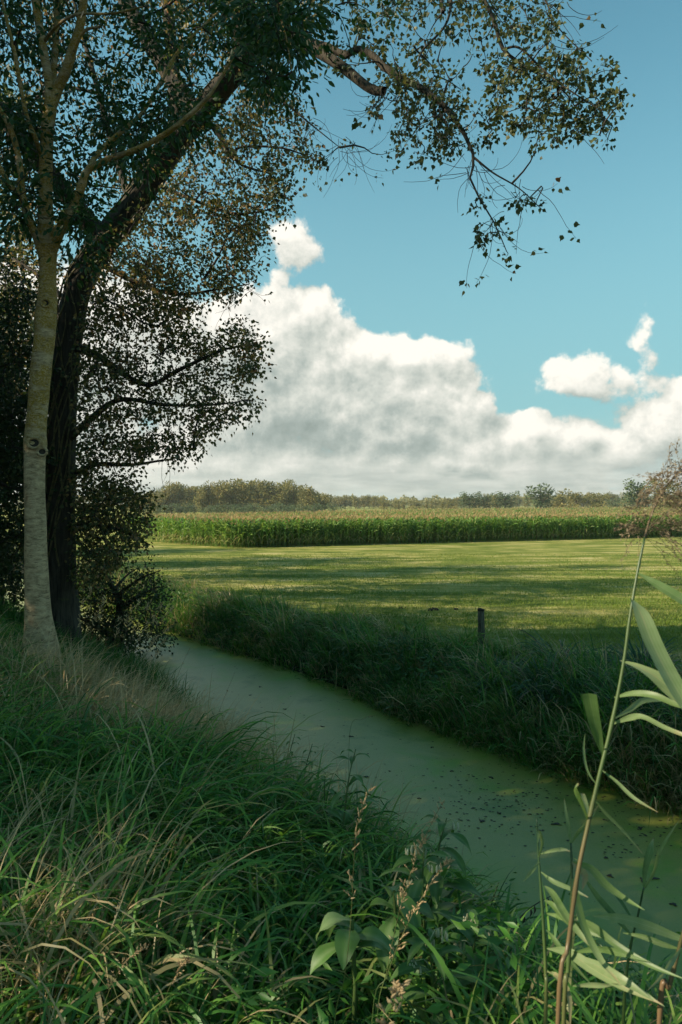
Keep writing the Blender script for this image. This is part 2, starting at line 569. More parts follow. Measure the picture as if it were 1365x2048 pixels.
M['flower'] = leaf_mat('comfrey_flower', [(0.0, (0.30, 0.33, 0.20)), (1.0, (0.50, 0.50, 0.36))], rough=0.6, trans=0.3, spec=0.2, var=0.2)
M['sedge'] = leaf_mat('sedge_leaf', [(0.0, (0.020, 0.058, 0.030)), (0.6, (0.065, 0.135, 0.060)), (0.85, (0.15, 0.125, 0.085)), (1.0, (0.26, 0.19, 0.14))],
                      rough=0.5, trans=0.25, spec=0.25, var=0.15)
M['birch'] = bark_mat('pale_bark', (0.19, 0.135, 0.075), (0.50, 0.37, 0.215), (0.27, 0.17, 0.022), vscale=(9, 9, 20), bump=1.0, lich_amt=0.40, bands=True)
M['oldbark'] = bark_mat('furrowed_bark', (0.012, 0.010, 0.008), (0.062, 0.052, 0.036), (0.07, 0.075, 0.025), vscale=(20, 20, 2.2), bump=1.0, lich_amt=0.62)
M['twig'] = plain_mat('twig_bark', (0.018, 0.014, 0.011), (0.05, 0.04, 0.03), bump=0.2)
M['mosstwig'] = plain_mat('mossy_branch', (0.06, 0.055, 0.025), (0.17, 0.14, 0.055), bump=0.3, scale=14)
M['soil'] = plain_mat('dark_soil', (0.012, 0.010, 0.007), (0.045, 0.036, 0.024), scale=20, bump=0.8)
M['wood'] = bark_mat('weathered_wood', (0.035, 0.032, 0.024), (0.13, 0.12, 0.085), (0.06, 0.08, 0.03), vscale=(45, 45, 3), bump=0.6, lich_amt=0.6)
M['trunkfar'] = plain_mat('distant_trunk', (0.06, 0.05, 0.04), (0.14, 0.12, 0.09), scale=2)
M['deadleaf'] = plain_mat('dead_leaf', (0.018, 0.016, 0.013), (0.07, 0.055, 0.035), scale=30, rough=0.6)
M['stem'] = leaf_mat('plant_stem', [(0.0, (0.025, 0.06, 0.022)), (0.5, (0.07, 0.11, 0.03)), (1.0, (0.15, 0.095, 0.048))], rough=0.4, trans=0.05, spec=0.4, var=0.1)

# ------------------------------------------------------------------ terrain
CEN = np.array([(-60, 88), (-25, 43.5), (-8.3, 21.9), (-4.9, 17.7), (-1.6, 13.7), (0.75, 10.2), (3.3, 7.45), (6.9, 4.6), (13, 1.2), (30, -6), (60, -16)], float)
CENS = spline(CEN, 60)
HALF = 1.65


def ditch_s(x, y):
    """signed distance from the ditch's middle; + on the meadow's side"""
    x = np.asarray(x, float)
    y = np.asarray(y, float)
    sh = x.shape
    p = np.stack([x.ravel(), y.ravel()], 1)
    best = np.full(len(p), 1e9)
    sg = np.ones(len(p))
    for i in range(len(CENS) - 1):
        a, b = CENS[i], CENS[i + 1]
        ab = b - a
        t = np.clip(((p - a) @ ab) / (ab @ ab), 0, 1)
        q = a + t[:, None] * ab
        d = np.hypot(*(p - q).T)
        cr = ab[0] * (p[:, 1] - a[1]) - ab[1] * (p[:, 0] - a[0])
        m = d < best
        best = np.where(m, d, best)
        sg = np.where(m, np.sign(cr), sg)
    return (best * sg).reshape(sh)


_ph = rng.random((10, 3)) * 6.28


def lump(x, y, f):
    r = 0
    for i in range(5):
        a = _ph[i, 0]
        k = f * (1 + 0.35 * i)
        r = r + np.sin((x * cos(a) + y * sin(a)) * k + _ph[i, 1]) / (1 + 0.4 * i)
    return r / 3.0


def terrain(x, y):
    x = np.asarray(x, float)
    y = np.asarray(y, float)
    s = ditch_s(x, y)
    s0 = s
    s = np.where(s < -1.3, np.minimum(s + .75 * np.clip((x - .1) / 1.1, 0, 1) * np.clip((-1.3 - s) / .8, 0, 1), -1.3), s)
    z = np.interp(s, [-60, -30, -10, -7, -5.2, -4.3, -3.4, -2.5, -1.9, -1.55, -1.0, 0, 1.0, 1.5, 1.75, 2.3, 3.2, 5, 8],
                  [0.6, 1.2, 1.80, 1.76, 1.64, 1.06, 0.46, 0.02, -0.22, -0.5, -0.85, -0.95, -0.85, -0.55, -0.36, -0.10, 0.0, 0.02, 0.0])
    near = (np.abs(s) > 1.6) & (np.abs(s) < 14)
    z = z + np.where(near, 0.07 * lump(x, y, 2.3) + 0.03 * lump(y, x, 6.0), 0.0) * np.clip((np.abs(s) - 1.6), 0, 1) * np.clip((9 - s) / 4, 0, 1)
    return z


def axis(lo_f, hi_f, step, lo, hi):
    a = list(np.arange(lo_f, hi_f + 1e-6, step))
    s = step
    v = hi_f
    while v < hi:
        s *= 1.35
        v += s
        a.append(v)
    s = step
    v = lo_f
    while v > lo:
        s *= 1.35
        v -= s
        a.insert(0, v)
    return np.array(a)


gx = axis(-22, 22, 0.22, -800, 800)
gy = axis(-6, 34, 0.22, -30, 1200)
GX, GY = np.meshgrid(gx, gy)
GZ = terrain(GX, GY)
GS = ditch_s(GX, GY)
mb = MB()
nx, ny = len(gx), len(gy)
ii = np.arange(ny - 1)[:, None] * nx + np.arange(nx - 1)[None]
gq = np.stack([ii, ii + 1, ii + nx + 1, ii + nx], -1).reshape(-1, 4)
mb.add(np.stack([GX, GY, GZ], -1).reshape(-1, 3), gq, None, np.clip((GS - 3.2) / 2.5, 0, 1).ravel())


def ground_mat():
    m = bpy.data.materials.new('meadow_ground')
    m.use_nodes = True
    T = NT(m.node_tree)
    T.n.clear()
    geo = T.add('ShaderNodeNewGeometry')
    pos = geo.outputs['Position']
    st = T.add('ShaderNodeVectorMath', {0: pos, 1: (0.16, 0.75, 0.2)}, operation='MULTIPLY').outputs[0]
    n1 = T.noise(st, 1.0, 5, 0.6, 0.6)
    n2 = T.noise(pos, 0.5, 6, 0.65)
    n3 = T.noise(pos, 9.0, 5, 0.7)
    f = T.math('ADD', T.math('MULTIPLY', n1, 0.55), T.math('MULTIPLY', n2, 0.25))
    f = T.math('MULTIPLY_ADD', n3, 0.22, f)
    c = T.ramp(f, [(0.38, (0.07, 0.105, 0.016)), (0.48, (0.14, 0.175, 0.032)), (0.53, (0.27, 0.26, 0.065)), (0.62, (0.48, 0.40, 0.18))])
    dk = T.sstep(n3, 0.62, 0.75)
    c = T.mix(T.math('MULTIPLY', dk, 0.5), c, (0.03, 0.035, 0.01))
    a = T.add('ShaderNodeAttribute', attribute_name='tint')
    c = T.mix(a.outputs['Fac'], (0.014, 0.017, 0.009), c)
    bs = T.add('ShaderNodeBsdfPrincipled', {'Base Color': c, 'Roughness': 0.9, 'Specular IOR Level': 0.1})
    bp = T.add('ShaderNodeBump', {'Strength': 0.8, 'Distance': 0.08, 'Height': T.noise(pos, 14.0, 4, 0.7)})
    T.l.new(bp.outputs[0], bs.inputs['Normal'])
    T.add('ShaderNodeOutputMaterial', {0: bs.outputs[0]})
    return m


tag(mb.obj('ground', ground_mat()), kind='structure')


# water covered in duckweed
def water_mat():
    m = bpy.data.materials.new('duckweed_water')
    m.use_nodes = True
    T = NT(m.node_tree)
    T.n.clear()
    geo = T.add('ShaderNodeNewGeometry')
    pos = geo.outputs['Position']
    n1 = T.noise(pos, 1.1, 5, 0.6, 0.5)
    n2 = T.noise(pos, 5.0, 5, 0.65)
    v = T.add('ShaderNodeTexVoronoi', {'Scale': 170.0, 'Vector': pos}, feature='F1')
    c = T.ramp(n1, [(0.32, (0.15, 0.195, 0.024)), (0.46, (0.30, 0.285, 0.070)), (0.56, (0.28, 0.275, 0.055)), (0.68, (0.20, 0.29, 0.020))])
    c = T.mix(T.math('MULTIPLY', T.sstep(v.outputs[0], 0.25, 0.75), 0.5), c, (0.07, 0.10, 0.025))
    a = T.add('ShaderNodeAttribute', attribute_name='tint')
    c = T.mix(T.math('MULTIPLY', a.outputs['Fac'], 0.75), c, (0.13, 0.24, 0.014))
    # small open gaps of dark water
    gap = T.math('MULTIPLY', T.sstep(T.noise(pos, 13.0, 6, 0.7), 0.665, 0.69), T.sstep(n2, 0.40, 0.55))
    c = T.mix(gap, c, (0.006, 0.010, 0.008))
    ro = T.math('MULTIPLY_ADD', gap, -0.28, 0.36)
    bs = T.add('ShaderNodeBsdfPrincipled', {'Base Color': c, 'Roughness': ro, 'Specular IOR Level': 0.38})
    bp = T.add('ShaderNodeBump', {'Strength': 0.25, 'Distance': 0.003, 'Height': T.math('SUBTRACT', 1.0, v.outputs[0])})
    T.l.new(bp.outputs[0], bs.inputs['Normal'])
    T.add('ShaderNodeOutputMaterial', {0: bs.outputs[0]})
    return m


WZ = -0.45
cl = spline(CEN, 260)
tn = np.gradient(cl, axis=0)
tn /= np.linalg.norm(tn, axis=1)[:, None]
nr = np.stack([-tn[:, 1], tn[:, 0]], 1)
offs = np.linspace(-2.6, 2.6, 27)
wv = np.concatenate([cl[:, None, :] + offs[None, :, None] * nr[:, None, :], np.full((260, 27, 1), WZ)], -1)
wi = np.arange(259)[:, None] * 27 + np.arange(26)[None]
mb = MB()
wt = np.clip((np.abs(offs) - 0.9) / 0.7, 0, 1)[None, :] * np.ones((260, 1)) * (0.6 + 0.4 * np.sin(np.arange(260) * 0.9))[:, None]
mb.add(wv.reshape(-1, 3), np.stack([wi, wi + 1, wi + 28, wi + 27], -1).reshape(-1, 4)[:, ::-1], None, wt.ravel())
tag(mb.obj('ditch_water', water_mat()), kind='structure')


# ------------------------------------------------------------------ trees
class Grower:
    def __init__(self):
        self.limbs = []
        self.nodes = []

    def limb(self, pts, n=20):
        """pts: (x,y,z,r) rows"""
        c = spline(pts, n)
        self.limbs.append(c)
        self.nodes.append(c)
        return c

    def grow(self, att, frac=0.1, wig=0.12, droop=0.15, rtip=0.002, rk=0.012, skip=0, K=6):
        nodes = np.concatenate(self.nodes)[:, :3]
        cap = len(nodes) + len(att) * K + 10
        buf = np.zeros((cap, 3))
        buf[:len(nodes)] = nodes
        n = len(nodes)
        t = np.linspace(0, 1, K)
        paths, rads = [], []
        k1 = max(1, int(len(att) * frac))
        first = att[:k1]
        rest = att[k1:]
        d0 = np.array([np.min(np.sum((nodes - a) ** 2, 1)) for a in rest]) if len(rest) else np.zeros(0)
        rest = rest[np.argsort(d0)]
        for idx, a in enumerate(np.concatenate([first, rest])):
            dd = np.sum((buf[:n] - a) ** 2, 1)
            j = int(np.argmin(dd))
            p = buf[j]
            L = sqrt(dd[j])
            if L < 0.05:
                continue
            off = rng.normal(0, wig * L, 3)
            off2 = rng.normal(0, wig * L * 0.7, 3)
            c = p[None] + (a - p)[None] * t[:, None] + np.sin(t * pi)[:, None] * off[None] + np.sin(t * 2 * pi)[:, None] * off2[None]
            c[:, 2] += droop * L * (np.sin(t * pi))
            paths.append(c)
            big = 1.8 if idx < k1 else 1.0
            r0 = min(0.05, rtip * 1.5 + rk * L * big)
            rads.append(r0 * (1 - t) ** 0.8 + rtip)
            buf[n:n + K - 1] = c[1:]
            n += K - 1
        self.paths = np.array(paths)
        self.rads = np.array(rads)
        return self.paths


def leafy(mb, paths, per, tpl, size, spread, tint_f, lo=0.35, hang=0.6, mi=0):
    N, K, _ = paths.shape
    t = lo + (1 - lo) * rng.random((N, per)) ** 0.7
    f = t * (K - 1)
    i = np.minimum(f.astype(int), K - 2)
    w = (f - i)[..., None]
    r = np.arange(N)[:, None]
    p = paths[r, i] * (1 - w) + paths[r, i + 1] * w
    d = paths[r, i + 1] - paths[r, i]
    d /= np.linalg.norm(d, axis=2)[..., None] + 1e-9
    off = rng.normal(size=p.shape) * spread
    p = p + off
    dr = off / (np.linalg.norm(off, axis=2)[..., None] + 1e-9) + 0.5 * d
    dr[..., 2] -= hang
    p = p.reshape(-1, 3)
    n = len(p)
    scatter_leaves(mb, tpl, p, dr.reshape(-1, 3), size * rng.uniform(0.6, 1.25, n), tint_f(n), mi)


def attr_pts(poly, n, d0, d1):
    a = poly_points(poly, n)
    d = rng.uniform(d0, d1, n) if np.isscalar(d0) else d0(a) + rng.uniform(-1, 1, n) * d1
    return np.stack([(a[:, 0] - 682.5) / F * d, d, CZ - (a[:, 1] - YH) / F * d], 1)


def limb_px(rows):
    """rows (px,py,depth,half width in photo px) -> x,y,z,r"""
    out = []
    for px, py, d, hw in rows:
        p = P(px, py, d)
        out.append((*p, hw / F * d))
    return out


# --- the old leaning poplar
tree = empty('leaning_poplar', P(121, 1300, 15))
tag(tree, 'tall old tree with dark furrowed bark, leaning right over the ditch behind the pale trunk', 'tree')
org = np.array(tree.location)
G = Grower()
trunk_mb = MB()


def furrow(pts, a):
    z = np.cumsum(np.r_[0, np.linalg.norm(np.diff(pts, axis=0), axis=1)])
    return 1 + 0.05 * np.sin(a[None] * 7 + 2.0 * np.sin(z[:, None] * 1.7)) + 0.035 * np.sin(a[None] * 13 - z[:, None] * 2.3) + 0.04 * np.sin(z[:, None] * 5.1 + a[None] * 2)


main = G.limb(limb_px([(118, 1330, 15, 46), (120, 1240, 15, 36), (121, 1150, 15, 30), (122, 1000, 15, 27), (126, 850, 15, 26), (135, 720, 15, 26), (148, 620, 14.9, 26),
                       (172, 545, 14.8, 26), (220, 477, 14.6, 26), (267, 420, 14.4, 25), (308, 354, 14.2, 25), (354, 287, 14, 25),
                       (410, 225, 13.7, 23), (461, 164, 13.4, 21), (518, 100, 13.1, 18), (559, 40, 12.9, 15), (600, -40, 12.6, 13), (650, -160, 12.4, 9), (700, -260, 12.2, 5)]), 70)
tube(trunk_mb, main[:, :3] - org, main[:, 3], 26, bump=furrow)
subl = [
    [(350, 292, 14, 16), (357, 240, 14.2, 13), (352, 180, 14.4, 13), (344, 90, 14.6, 12), (335, 0, 14.8, 11), (320, -150, 15, 6)],
    [(518, 95, 13.1, 12), (570, 78, 12.6, 12), (617, 101, 12.0, 11), (684, 140, 11.5, 10), (740, 183, 11.1, 9), (768, 188, 10.9, 8)],
    [(600, 88, 12.1, 7), (656, 101, 11.7, 7), (690, 118, 11.5, 6.5), (715, 106, 11.2, 7), (745, 118, 11, 7), (779, 151, 10.8, 7), (863, 196, 10.4, 6),
     (914, 252, 10.1, 4.5), (947, 320, 9.8, 3), (940, 366, 9.7, 2), (987, 448, 9.6, 1.4), (1012, 505, 9.6, 0.8)],
    [(947, 320, 9.8, 2.4), (985, 350, 9.7, 1.7), (1037, 381, 9.6, 1.2), (1085, 425, 9.5, 0.7)],
    [(650, -120, 12.4, 7), (760, -110, 11.6, 6.5), (880, -80, 10.8, 6), (959, 0, 10.3, 4.5), (987, 56, 10.2, 4), (1004, 106, 10.1, 3.6), (1048, 140, 10.0, 2.6), (1121, 185, 9.8, 1.6), (1160, 240, 9.7, 0.8)],
    [(1004, 106, 10.1, 2.4), (1037, 104, 9.9, 2.2), (1088, 151, 9.7, 1.8), (1133, 185, 9.5, 1.5), (1194, 224, 9.4, 0.9)],
    [(880, -80, 10.8, 4), (900, -10, 10.6, 3), (891, 56, 10.5, 2.4), (845, 108, 10.4, 2), (833, 140, 10.4, 1)],
    [(880, -80, 10.8, 4), (1000, -60, 10.3, 3), (1080, 0, 10.0, 2), (1110, 60, 9.9, 1.2), (1180, 130, 9.7, .8)],
    [(461, 160, 13.4, 5), (520, 190, 13.2, 3.4), (570, 212, 13, 2.6), (620, 252, 12.8, 1.6), (680, 300, 12.7, .7)],
    [(405, 230, 13.7, 6), (440, 275, 13.7, 5), (466, 320, 13.7, 4.5), (480, 300, 13.5, 2.5), (560, 300, 13.3, 2), (625, 320, 13.2, 1)],
    [(300, 365, 14.2, 5), (380, 400, 14, 3.5), (470, 430, 13.6, 2.4), (560, 420, 13.4, 1.2)],
    [(190, 520, 14.8, 7), (260, 560, 14.4, 5), (350, 590, 14, 3.6), (440, 580, 13.8, 2), (500, 570, 13.6, 1)],
    [(142, 690, 15, 9), (200, 715, 14.6, 7), (290, 770, 14, 5), (360, 740, 13.6, 4), (450, 700, 13.3, 2.6), (520, 690, 13.1, 1)],
    [(128, 890, 15, 9), (175, 845, 14.6, 7), (240, 800, 14.1, 5), (330, 810, 13.7, 3.4), (430, 810, 13.4, 2), (500, 800, 13.2, 1)],
    [(126, 960, 15, 7), (190, 930, 14.6, 5), (260, 930, 14.2, 3.4), (330, 920, 13.9, 1.8)],
    [(124, 1050, 15, 6), (180, 1050, 14.6, 5), (240, 1060, 14.3, 3.2), (300, 1090, 14.0, 1.5)],
    [(148, 620, 14.9, 7), (90, 560, 15.6, 5), (30, 520, 16, 3)],
    [(267, 420, 14.4, 8), (230, 300, 15, 6), (190, 150, 15.4, 5), (150, 0, 15.6, 3)],
]
for s in subl:
    c = G.limb(limb_px(s), 22)
    tube(trunk_mb, c[:, :3] - org, np.maximum(c[:, 3], 0.003), 10, bump=furrow if s[0][3] > 6 else None)
# limbs that reach beyond the frame, towards and over the camera's left
extra = [[(*main[52, :3], .25), (-1.5, 10.5, 15.5, .16), (1.5, 8.5, 17, .08), (3, 7, 17.5, .03)],
         [(*main[30, :3], .2), (-8, 12, 13, .14), (-9, 9, 16, .08), (-9, 7, 17.5, .03)],
         [(*main[45, :3], .2), (-5, 15, 15, .14), (-5.5, 16, 18, .09), (-6, 16.5, 20, .03)]]
for s in extra:
    c = G.limb(s, 18)
    tube(trunk_mb, c[:, :3] - org, c[:, 3], 8)
trunk_mb.obj('trunk', M['oldbark'], tree)
att = np.concatenate([
    # right-hand bough, open and twiggy
    attr_pts([(640, 0), (1100, 0), (1120, 60), (1190, 100), (1238, 165), (1248, 240), (1215, 292), (1130, 285), (1040, 320), (1000, 290), (950, 300), (905, 340), (860, 330), (790, 345), (760, 270), (700, 180), (640, 110)], 235, lambda a: 11.6 - (a[:, 0] - 640) / 600 * 2.0, 0.9),
    attr_pts([(930, 120), (1120, 130), (1200, 190), (1230, 260), (1120, 280), (1000, 250)], 45, 9.2, 10.4),
    attr_pts([(780, 140), (900, 180), (930, 330), (860, 320), (790, 240)], 35, 9.9, 11.2),
    attr_pts([(930, 370), (1080, 400), (1095, 440), (1030, 470), (1010, 520), (960, 500)], 9, 9.3, 10.0),
    # top of the frame and above
    attr_pts([(330, -60), (640, -60), (1050, -60), (1000, 40), (640, 60), (560, 130), (330, 160)], 220, 11.5, 14.5),
    attr_pts([(0, -60), (400, -60), (420, 200), (250, 420), (0, 420)], 230, 14.5, 17.5),
    # below the leaning trunk
    attr_pts([(560, 150), (610, 230), (648, 330), (600, 370), (588, 435), (530, 470), (540, 515), (520, 570), (470, 600), (400, 560), (330, 560), (210, 520), (300, 400), (420, 240)], 430, 12.4, 15.0),
    attr_pts([(190, 500), (330, 540), (470, 590), (400, 620), (380, 640), (300, 620), (180, 620)], 130, 12.6, 15.0),
    # the lobe that hangs out over the ditch
    attr_pts([(170, 610), (330, 610), (400, 650), (470, 645), (528, 672), (538, 720), (505, 765), (512, 835), (440, 860), (405, 905), (360, 935), (310, 900), (260, 960), (160, 980), (160, 700)], 520, 12.6, 15.2),
    # low skirt
    attr_pts([(150, 950), (250, 965), (300, 990), (305, 1090), (260, 1110), (190, 1160), (150, 1180)], 240, 13.0, 15.4),
    attr_pts([(0, 400), (150, 430), (130, 700), (0, 900)], 140, 15.5, 17.5),
    np.array([(-9, 10, 15)]) + rng.normal(0, 2.2, (150, 3)),
    np.array([(0, 9.5, 16.5)]) + rng.normal(0, 2.0, (120, 3)),
    np.array([(-5, 15, 18)]) + rng.normal(0, 2.3, (150, 3)),
])
att = att[rng.permutation(len(att))]
G.grow(att, frac=0.14, wig=0.10, droop=0.10, rtip=0.0028, rk=0.010)
tw = MB()
tubes_batch(tw, G.paths - org, G.rads, 4)
# bare curly twigs hanging from the bough's ends
bare = []
for (x0, y0, n) in [(945, 340, 9), (987, 448, 7), (1037, 381, 5), (1121, 185, 6), (780, 190, 9), (870, 230, 8), (690, 300, 9), (1090, 100, 6), (1130, 250, 4), (620, 250, 6), (500, 580, 3), (330, 900, 7), (1100, 20, 6)]:
    for _ in range(int(n * 1.7)):
        d = rng.uniform(9.5, 10.3) if x0 > 750 else (12.6 if x0 > 450 else 13.8)
        a = np.array([x0 + rng.normal(0, 14), y0 + rng.normal(0, 10)])
        L = rng.uniform(45, 130)
        ang = rng.uniform(0.1, pi - 0.1)
        cv = rng.normal(0, 1.3)
        pts = []
        for t in np.linspace(0, 1, 9):
            pts.append(P(a[0], a[1], d))
            a = a + L / 8 * np.array([cos(ang), sin(ang)])
            ang += cv / 8 + rng.normal(0, .12)
        bare.append(pts)
bare = np.array(bare)
tubes_batch(tw, bare - org, np.linspace(0.0055, 0.0024, 9)[None] * np.ones((len(bare), 1)), 3)
tw.obj('twigs', M['twig'], tree)
lm = MB()


def pop_tint(n):
    t = rng.beta(2, 3.2, n)
    k = rng.random(n) < 0.22
    t[k] = rng.uniform(0.7, 1.0, k.sum())
    return t


px_ = G.paths[:, -1, 0] / G.paths[:, -1, 1] * F + 682
left_ = px_ < 640
leafy(lm, G.paths[left_] - org, 22, LEAF_POP, 0.080, 0.115, pop_tint, lo=0.2)
# the outer bough carries fewer leaves, bunched at the twig ends
leafy(lm, G.paths[~left_] - org, 11, LEAF_POP, 0.078, 0.05, lambda n: pop_tint(n) * .62, lo=0.85)  # leaf colour darkened here to stand in for backlit silhouettes
leafy(lm, G.paths[~left_] - org, 6, LEAF_POP, 0.068, 0.07, lambda n: pop_tint(n) * .62, lo=0.2)
leafy(lm, bare[::3] - org, 5, LEAF_POP, 0.085, 0.05, pop_tint, lo=0.8)
lm.obj('crown', M['poplar'], tree)
# ivy stems and shoots clinging to the leaning trunk
iv = MB()
for k in range(26):
    i0 = rng.integers(6, 40)
    ln = rng.integers(6, 16)
    seg = main[i0:i0 + ln]
    ph = rng.uniform(0, 6.28)
    q = []
    for j, r in enumerate(seg):
        a = ph + 0.8 * sin(j * 0.5 + ph) 
        q.append(r[:3] + (r[3] * 1.07 + 0.01) * np.array([cos(a), -abs(sin(a)), 0.3 * sin(a)]))
    q = np.array(q)
    tube(iv, q - org, np.linspace(0.022, 0.008, len(q)), 5)
iv.obj('ivy_stem', M['mosstwig'], tree)

# --- the pale young tree in front
tree = empty('pale_barked_tree', P(80, 1292, 7.9))
tag(tree, 'slender pale grey trunk with ochre lichen and knots, rising from the near bank at left', 'tree')
org = np.array(tree.location)
G = Grower()
mb = MB()


def knots(pts, a):
    z = pts[:, 2] + org[2]
    r = 1 + 0.02 * np.sin(a[None] * 3 + z[:, None] * 3) + 0.018 * np.sin(a[None] * 5 - z[:, None] * 9)
    for (kz, w, am, ph) in [(P(0, 885, 7.9)[2], .07, .20, 4.4), (P(0, 905, 7.9)[2], .05, .16, 5.2), (P(0, 640, 7.9)[2], .09, .22, 6.0), (P(0, 615, 7.9)[2], .06, .15, 4.6),
                            (P(0, 740, 7.9)[2], .04, .08, 4), (P(0, 790, 7.9)[2], .04, .08, 5), (P(0, 500, 7.9)[2], .1, .12, 4.7), (P(0, 860, 7.9)[2], .03, .1, 4)]:
        g = np.exp(-((z[:, None] - kz) / w) ** 2) * (0.35 + 0.65 * np.clip(np.cos(a[None] - ph), 0, 1))
        r = r + am * g
    return r


D = 7.9
mt = G.limb(limb_px([(78, 1340, D, 56), (80, 1300, D, 42), (77, 1230, D, 30), (73, 1150, D, 26.5), (71, 1050, D, 24), (70, 980, D, 23), (71, 900, D, 23.5), (77, 820, D, 22.5), (84, 740, D, 23), (92, 665, D, 23),
                     (97, 600, D, 20.5), (99, 540, D, 19), (98, 495, D, 21), (95, 450, D, 18), (95, 390, D, 15.5), (96, 320, D, 15), (100, 260, D, 14.5), (106, 215, D, 14), (103, 170, D, 10.5), (91, 100, D, 9.5), (80, 30, D, 9), (68, -60, D, 8), (60, -200, D, 6), (58, -380, D, 3)]), 120)
mt[:, 3] *= .85
tube(mb, mt[:, :3] - org, mt[:, 3], 28, bump=knots)
yl = [
    [(108, 215, D, 11), (122, 180, D, 10), (138, 145, 7.8, 9.5), (152, 100, 7.75, 8.5), (165, 60, 7.7, 8), (174, 0, 7.6, 7.5), (185, -120, 7.5, 5)],
    [(107, 205, D, 8), (112, 150, 8.1, 7), (118, 80, 8.2, 6), (122, 0, 8.3, 6), (126, -100, 8.4, 4)],
    [(103, 505, D, 14), (120, 470, 7.8, 11), (140, 435, 7.75, 10), (157, 405, 7.7, 9), (168, 372, 7.6, 8), (177, 347, 7.6, 7), (215, 325, 7.5, 6), (265, 308, 7.3, 5.5), (305, 290, 7.2, 5), (350, 262, 7.0, 5), (400, 220, 6.8, 4.5), (430, 185, 6.7, 3), (470, 120, 6.6, 2)],
    [(177, 350, 7.6, 5.5), (200, 310, 7.7, 5), (245, 270, 7.8, 4.6), (285, 235, 7.9, 4), (320, 180, 8.0, 3.5), (360, 110, 8.1, 3), (420, 50, 8.2, 2), (480, 0, 8.3, 1)],
    [(92, 510, D, 13), (75, 470, 7.8, 9), (58, 430, 7.7, 8), (48, 385, 7.65, 7.5), (45, 340, 7.6, 6.5), (35, 290, 7.6, 6), (15, 240, 7.5, 5), (-20, 190, 7.4, 4)],
    [(46, 392, 7.65, 6), (25, 375, 7.6, 5), (5, 340, 7.5, 5), (-25, 290, 7.4, 4)],
    [(88, 318, D, 5), (75, 280, 7.7, 4.5), (58, 235, 7.6, 4), (45, 170, 7.5, 4), (35, 110, 7.4, 3.6), (20, 50, 7.4, 3), (5, -20, 7.3, 2)],
    [(95, 90, D, 4), (120, 60, 7.6, 3), (160, 38, 7.4, 2.6), (230, 36, 7.2, 2.2), (300, 20, 7.1, 1.5)],
    [(140, 145, 7.8, 4), (170, 75, 7.6, 3), (205, 62, 7.5, 2.4)],
    [(168, -60, 7.5, 5), (300, -80, 7.2, 5), (430, -60, 6.9, 4), (540, 0, 6.6, 3), (570, 70, 6.5, 2), (585, 150, 6.5, 1)],
]
for s in yl:
    c = G.limb(limb_px(s), 24)
    tube(mb, c[:, :3] - org, np.maximum(c[:, 3], .003), 12)
for s in [[(*mt[112, :3], .04), (-2.2, 5.5, 9.5, .035), (-1.2, 3.0, 10.0, .03), (-0.5, 1.5, 10.2, .01)], [(*mt[114, :3], .04), (-5.5, 6, 10.5, .03), (-6.5, 4, 11.5, .01)]]:
    c = G.limb(s, 18)
    tube(mb, c[:, :3] - org, c[:, 3], 8)
mb.obj('trunk', M['birch'], tree)
# knot scars: a ring and a pit each
for (px, py, r) in [(93, 613, 9), (70, 888, 13), (86, 905, 9)]:
    kb = MB()
    c = P(px, py, D)
    j = np.argmin(np.abs(mt[:, 2] - c[2]))
    y = mt[j, 1] - mt[j, 3] * 1.12
    rr = r / F * D
    cx = c[0] * 0.985
    a = np.linspace(0, 2 * pi, 17)[:-1]
    for (r1, dz, n) in [(rr, 0, 0)]:
        ring = np.array([(cx + rr * cos(t), y + 0.010, c[2] + rr * 0.85 * sin(t)) for t in np.append(a, a[0])])
        tube(kb, ring - org, rr * 0.30, 7)
    pv_ = [(cx, y + 0.02, c[2])] + [(cx + rr * .8 * cos(t), y + 0.004, c[2] + rr * .7 * sin(t)) for t in a]
    ko = kb.obj('knot', M['birch'], tree)
    hb = MB()
    hb.add(np.array(pv_) - org, None, [(0, 1 + (s + 1) % 16, 1 + s) for s in range(16)])
    hb.obj('knot_hole', M['soil'], tree)
att = np.concatenate([
    attr_pts([(0, -80), (620, -80), (600, 60), (590, 200), (520, 190), (480, 120), (380, 180), (300, 150), (230, 300), (0, 250)], 230, 7.9, 9.4),
    attr_pts([(120, 330), (230, 230), (330, 200), (420, 160), (440, 230), (400, 290), (330, 340), (240, 370), (160, 480), (130, 440)], 95, 7.3, 8.8),
    attr_pts([(0, 200), (90, 260), (60, 420), (80, 470), (0, 460)], 60, 7.2, 8.6),
    attr_pts([(130, 420), (200, 400), (215, 500), (150, 560)], 22, 7.4, 8.4),
    attr_pts([(480, 0), (640, 0), (640, 100), (600, 180), (560, 250), (500, 150)], 60, 6.2, 7.4),
    np.array([(-2.0, 5, 9.3)]) + rng.normal(0, 1.0, (130, 3)) * np.array([1.8, 1.6, .8]),
    np.array([(-4.5, 7, 10)]) + rng.normal(0, 1.2, (120, 3)),
])
att = att[rng.permutation(len(att))]
G.grow(att, frac=0.15, wig=0.1, droop=0.12, rtip=0.0022, rk=0.009)
tw = MB()
tubes_batch(tw, G.paths - org, G.rads, 4)
tw.obj('twigs', M['twig'], tree)
lm = MB()
leafy(lm, G.paths - org, 28, LEAF_ASH, 0.082, 0.12, lambda n: rng.beta(2, 2.5, n), lo=0.2, hang=0.45)
lm.obj('crown', M['ash'], tree)


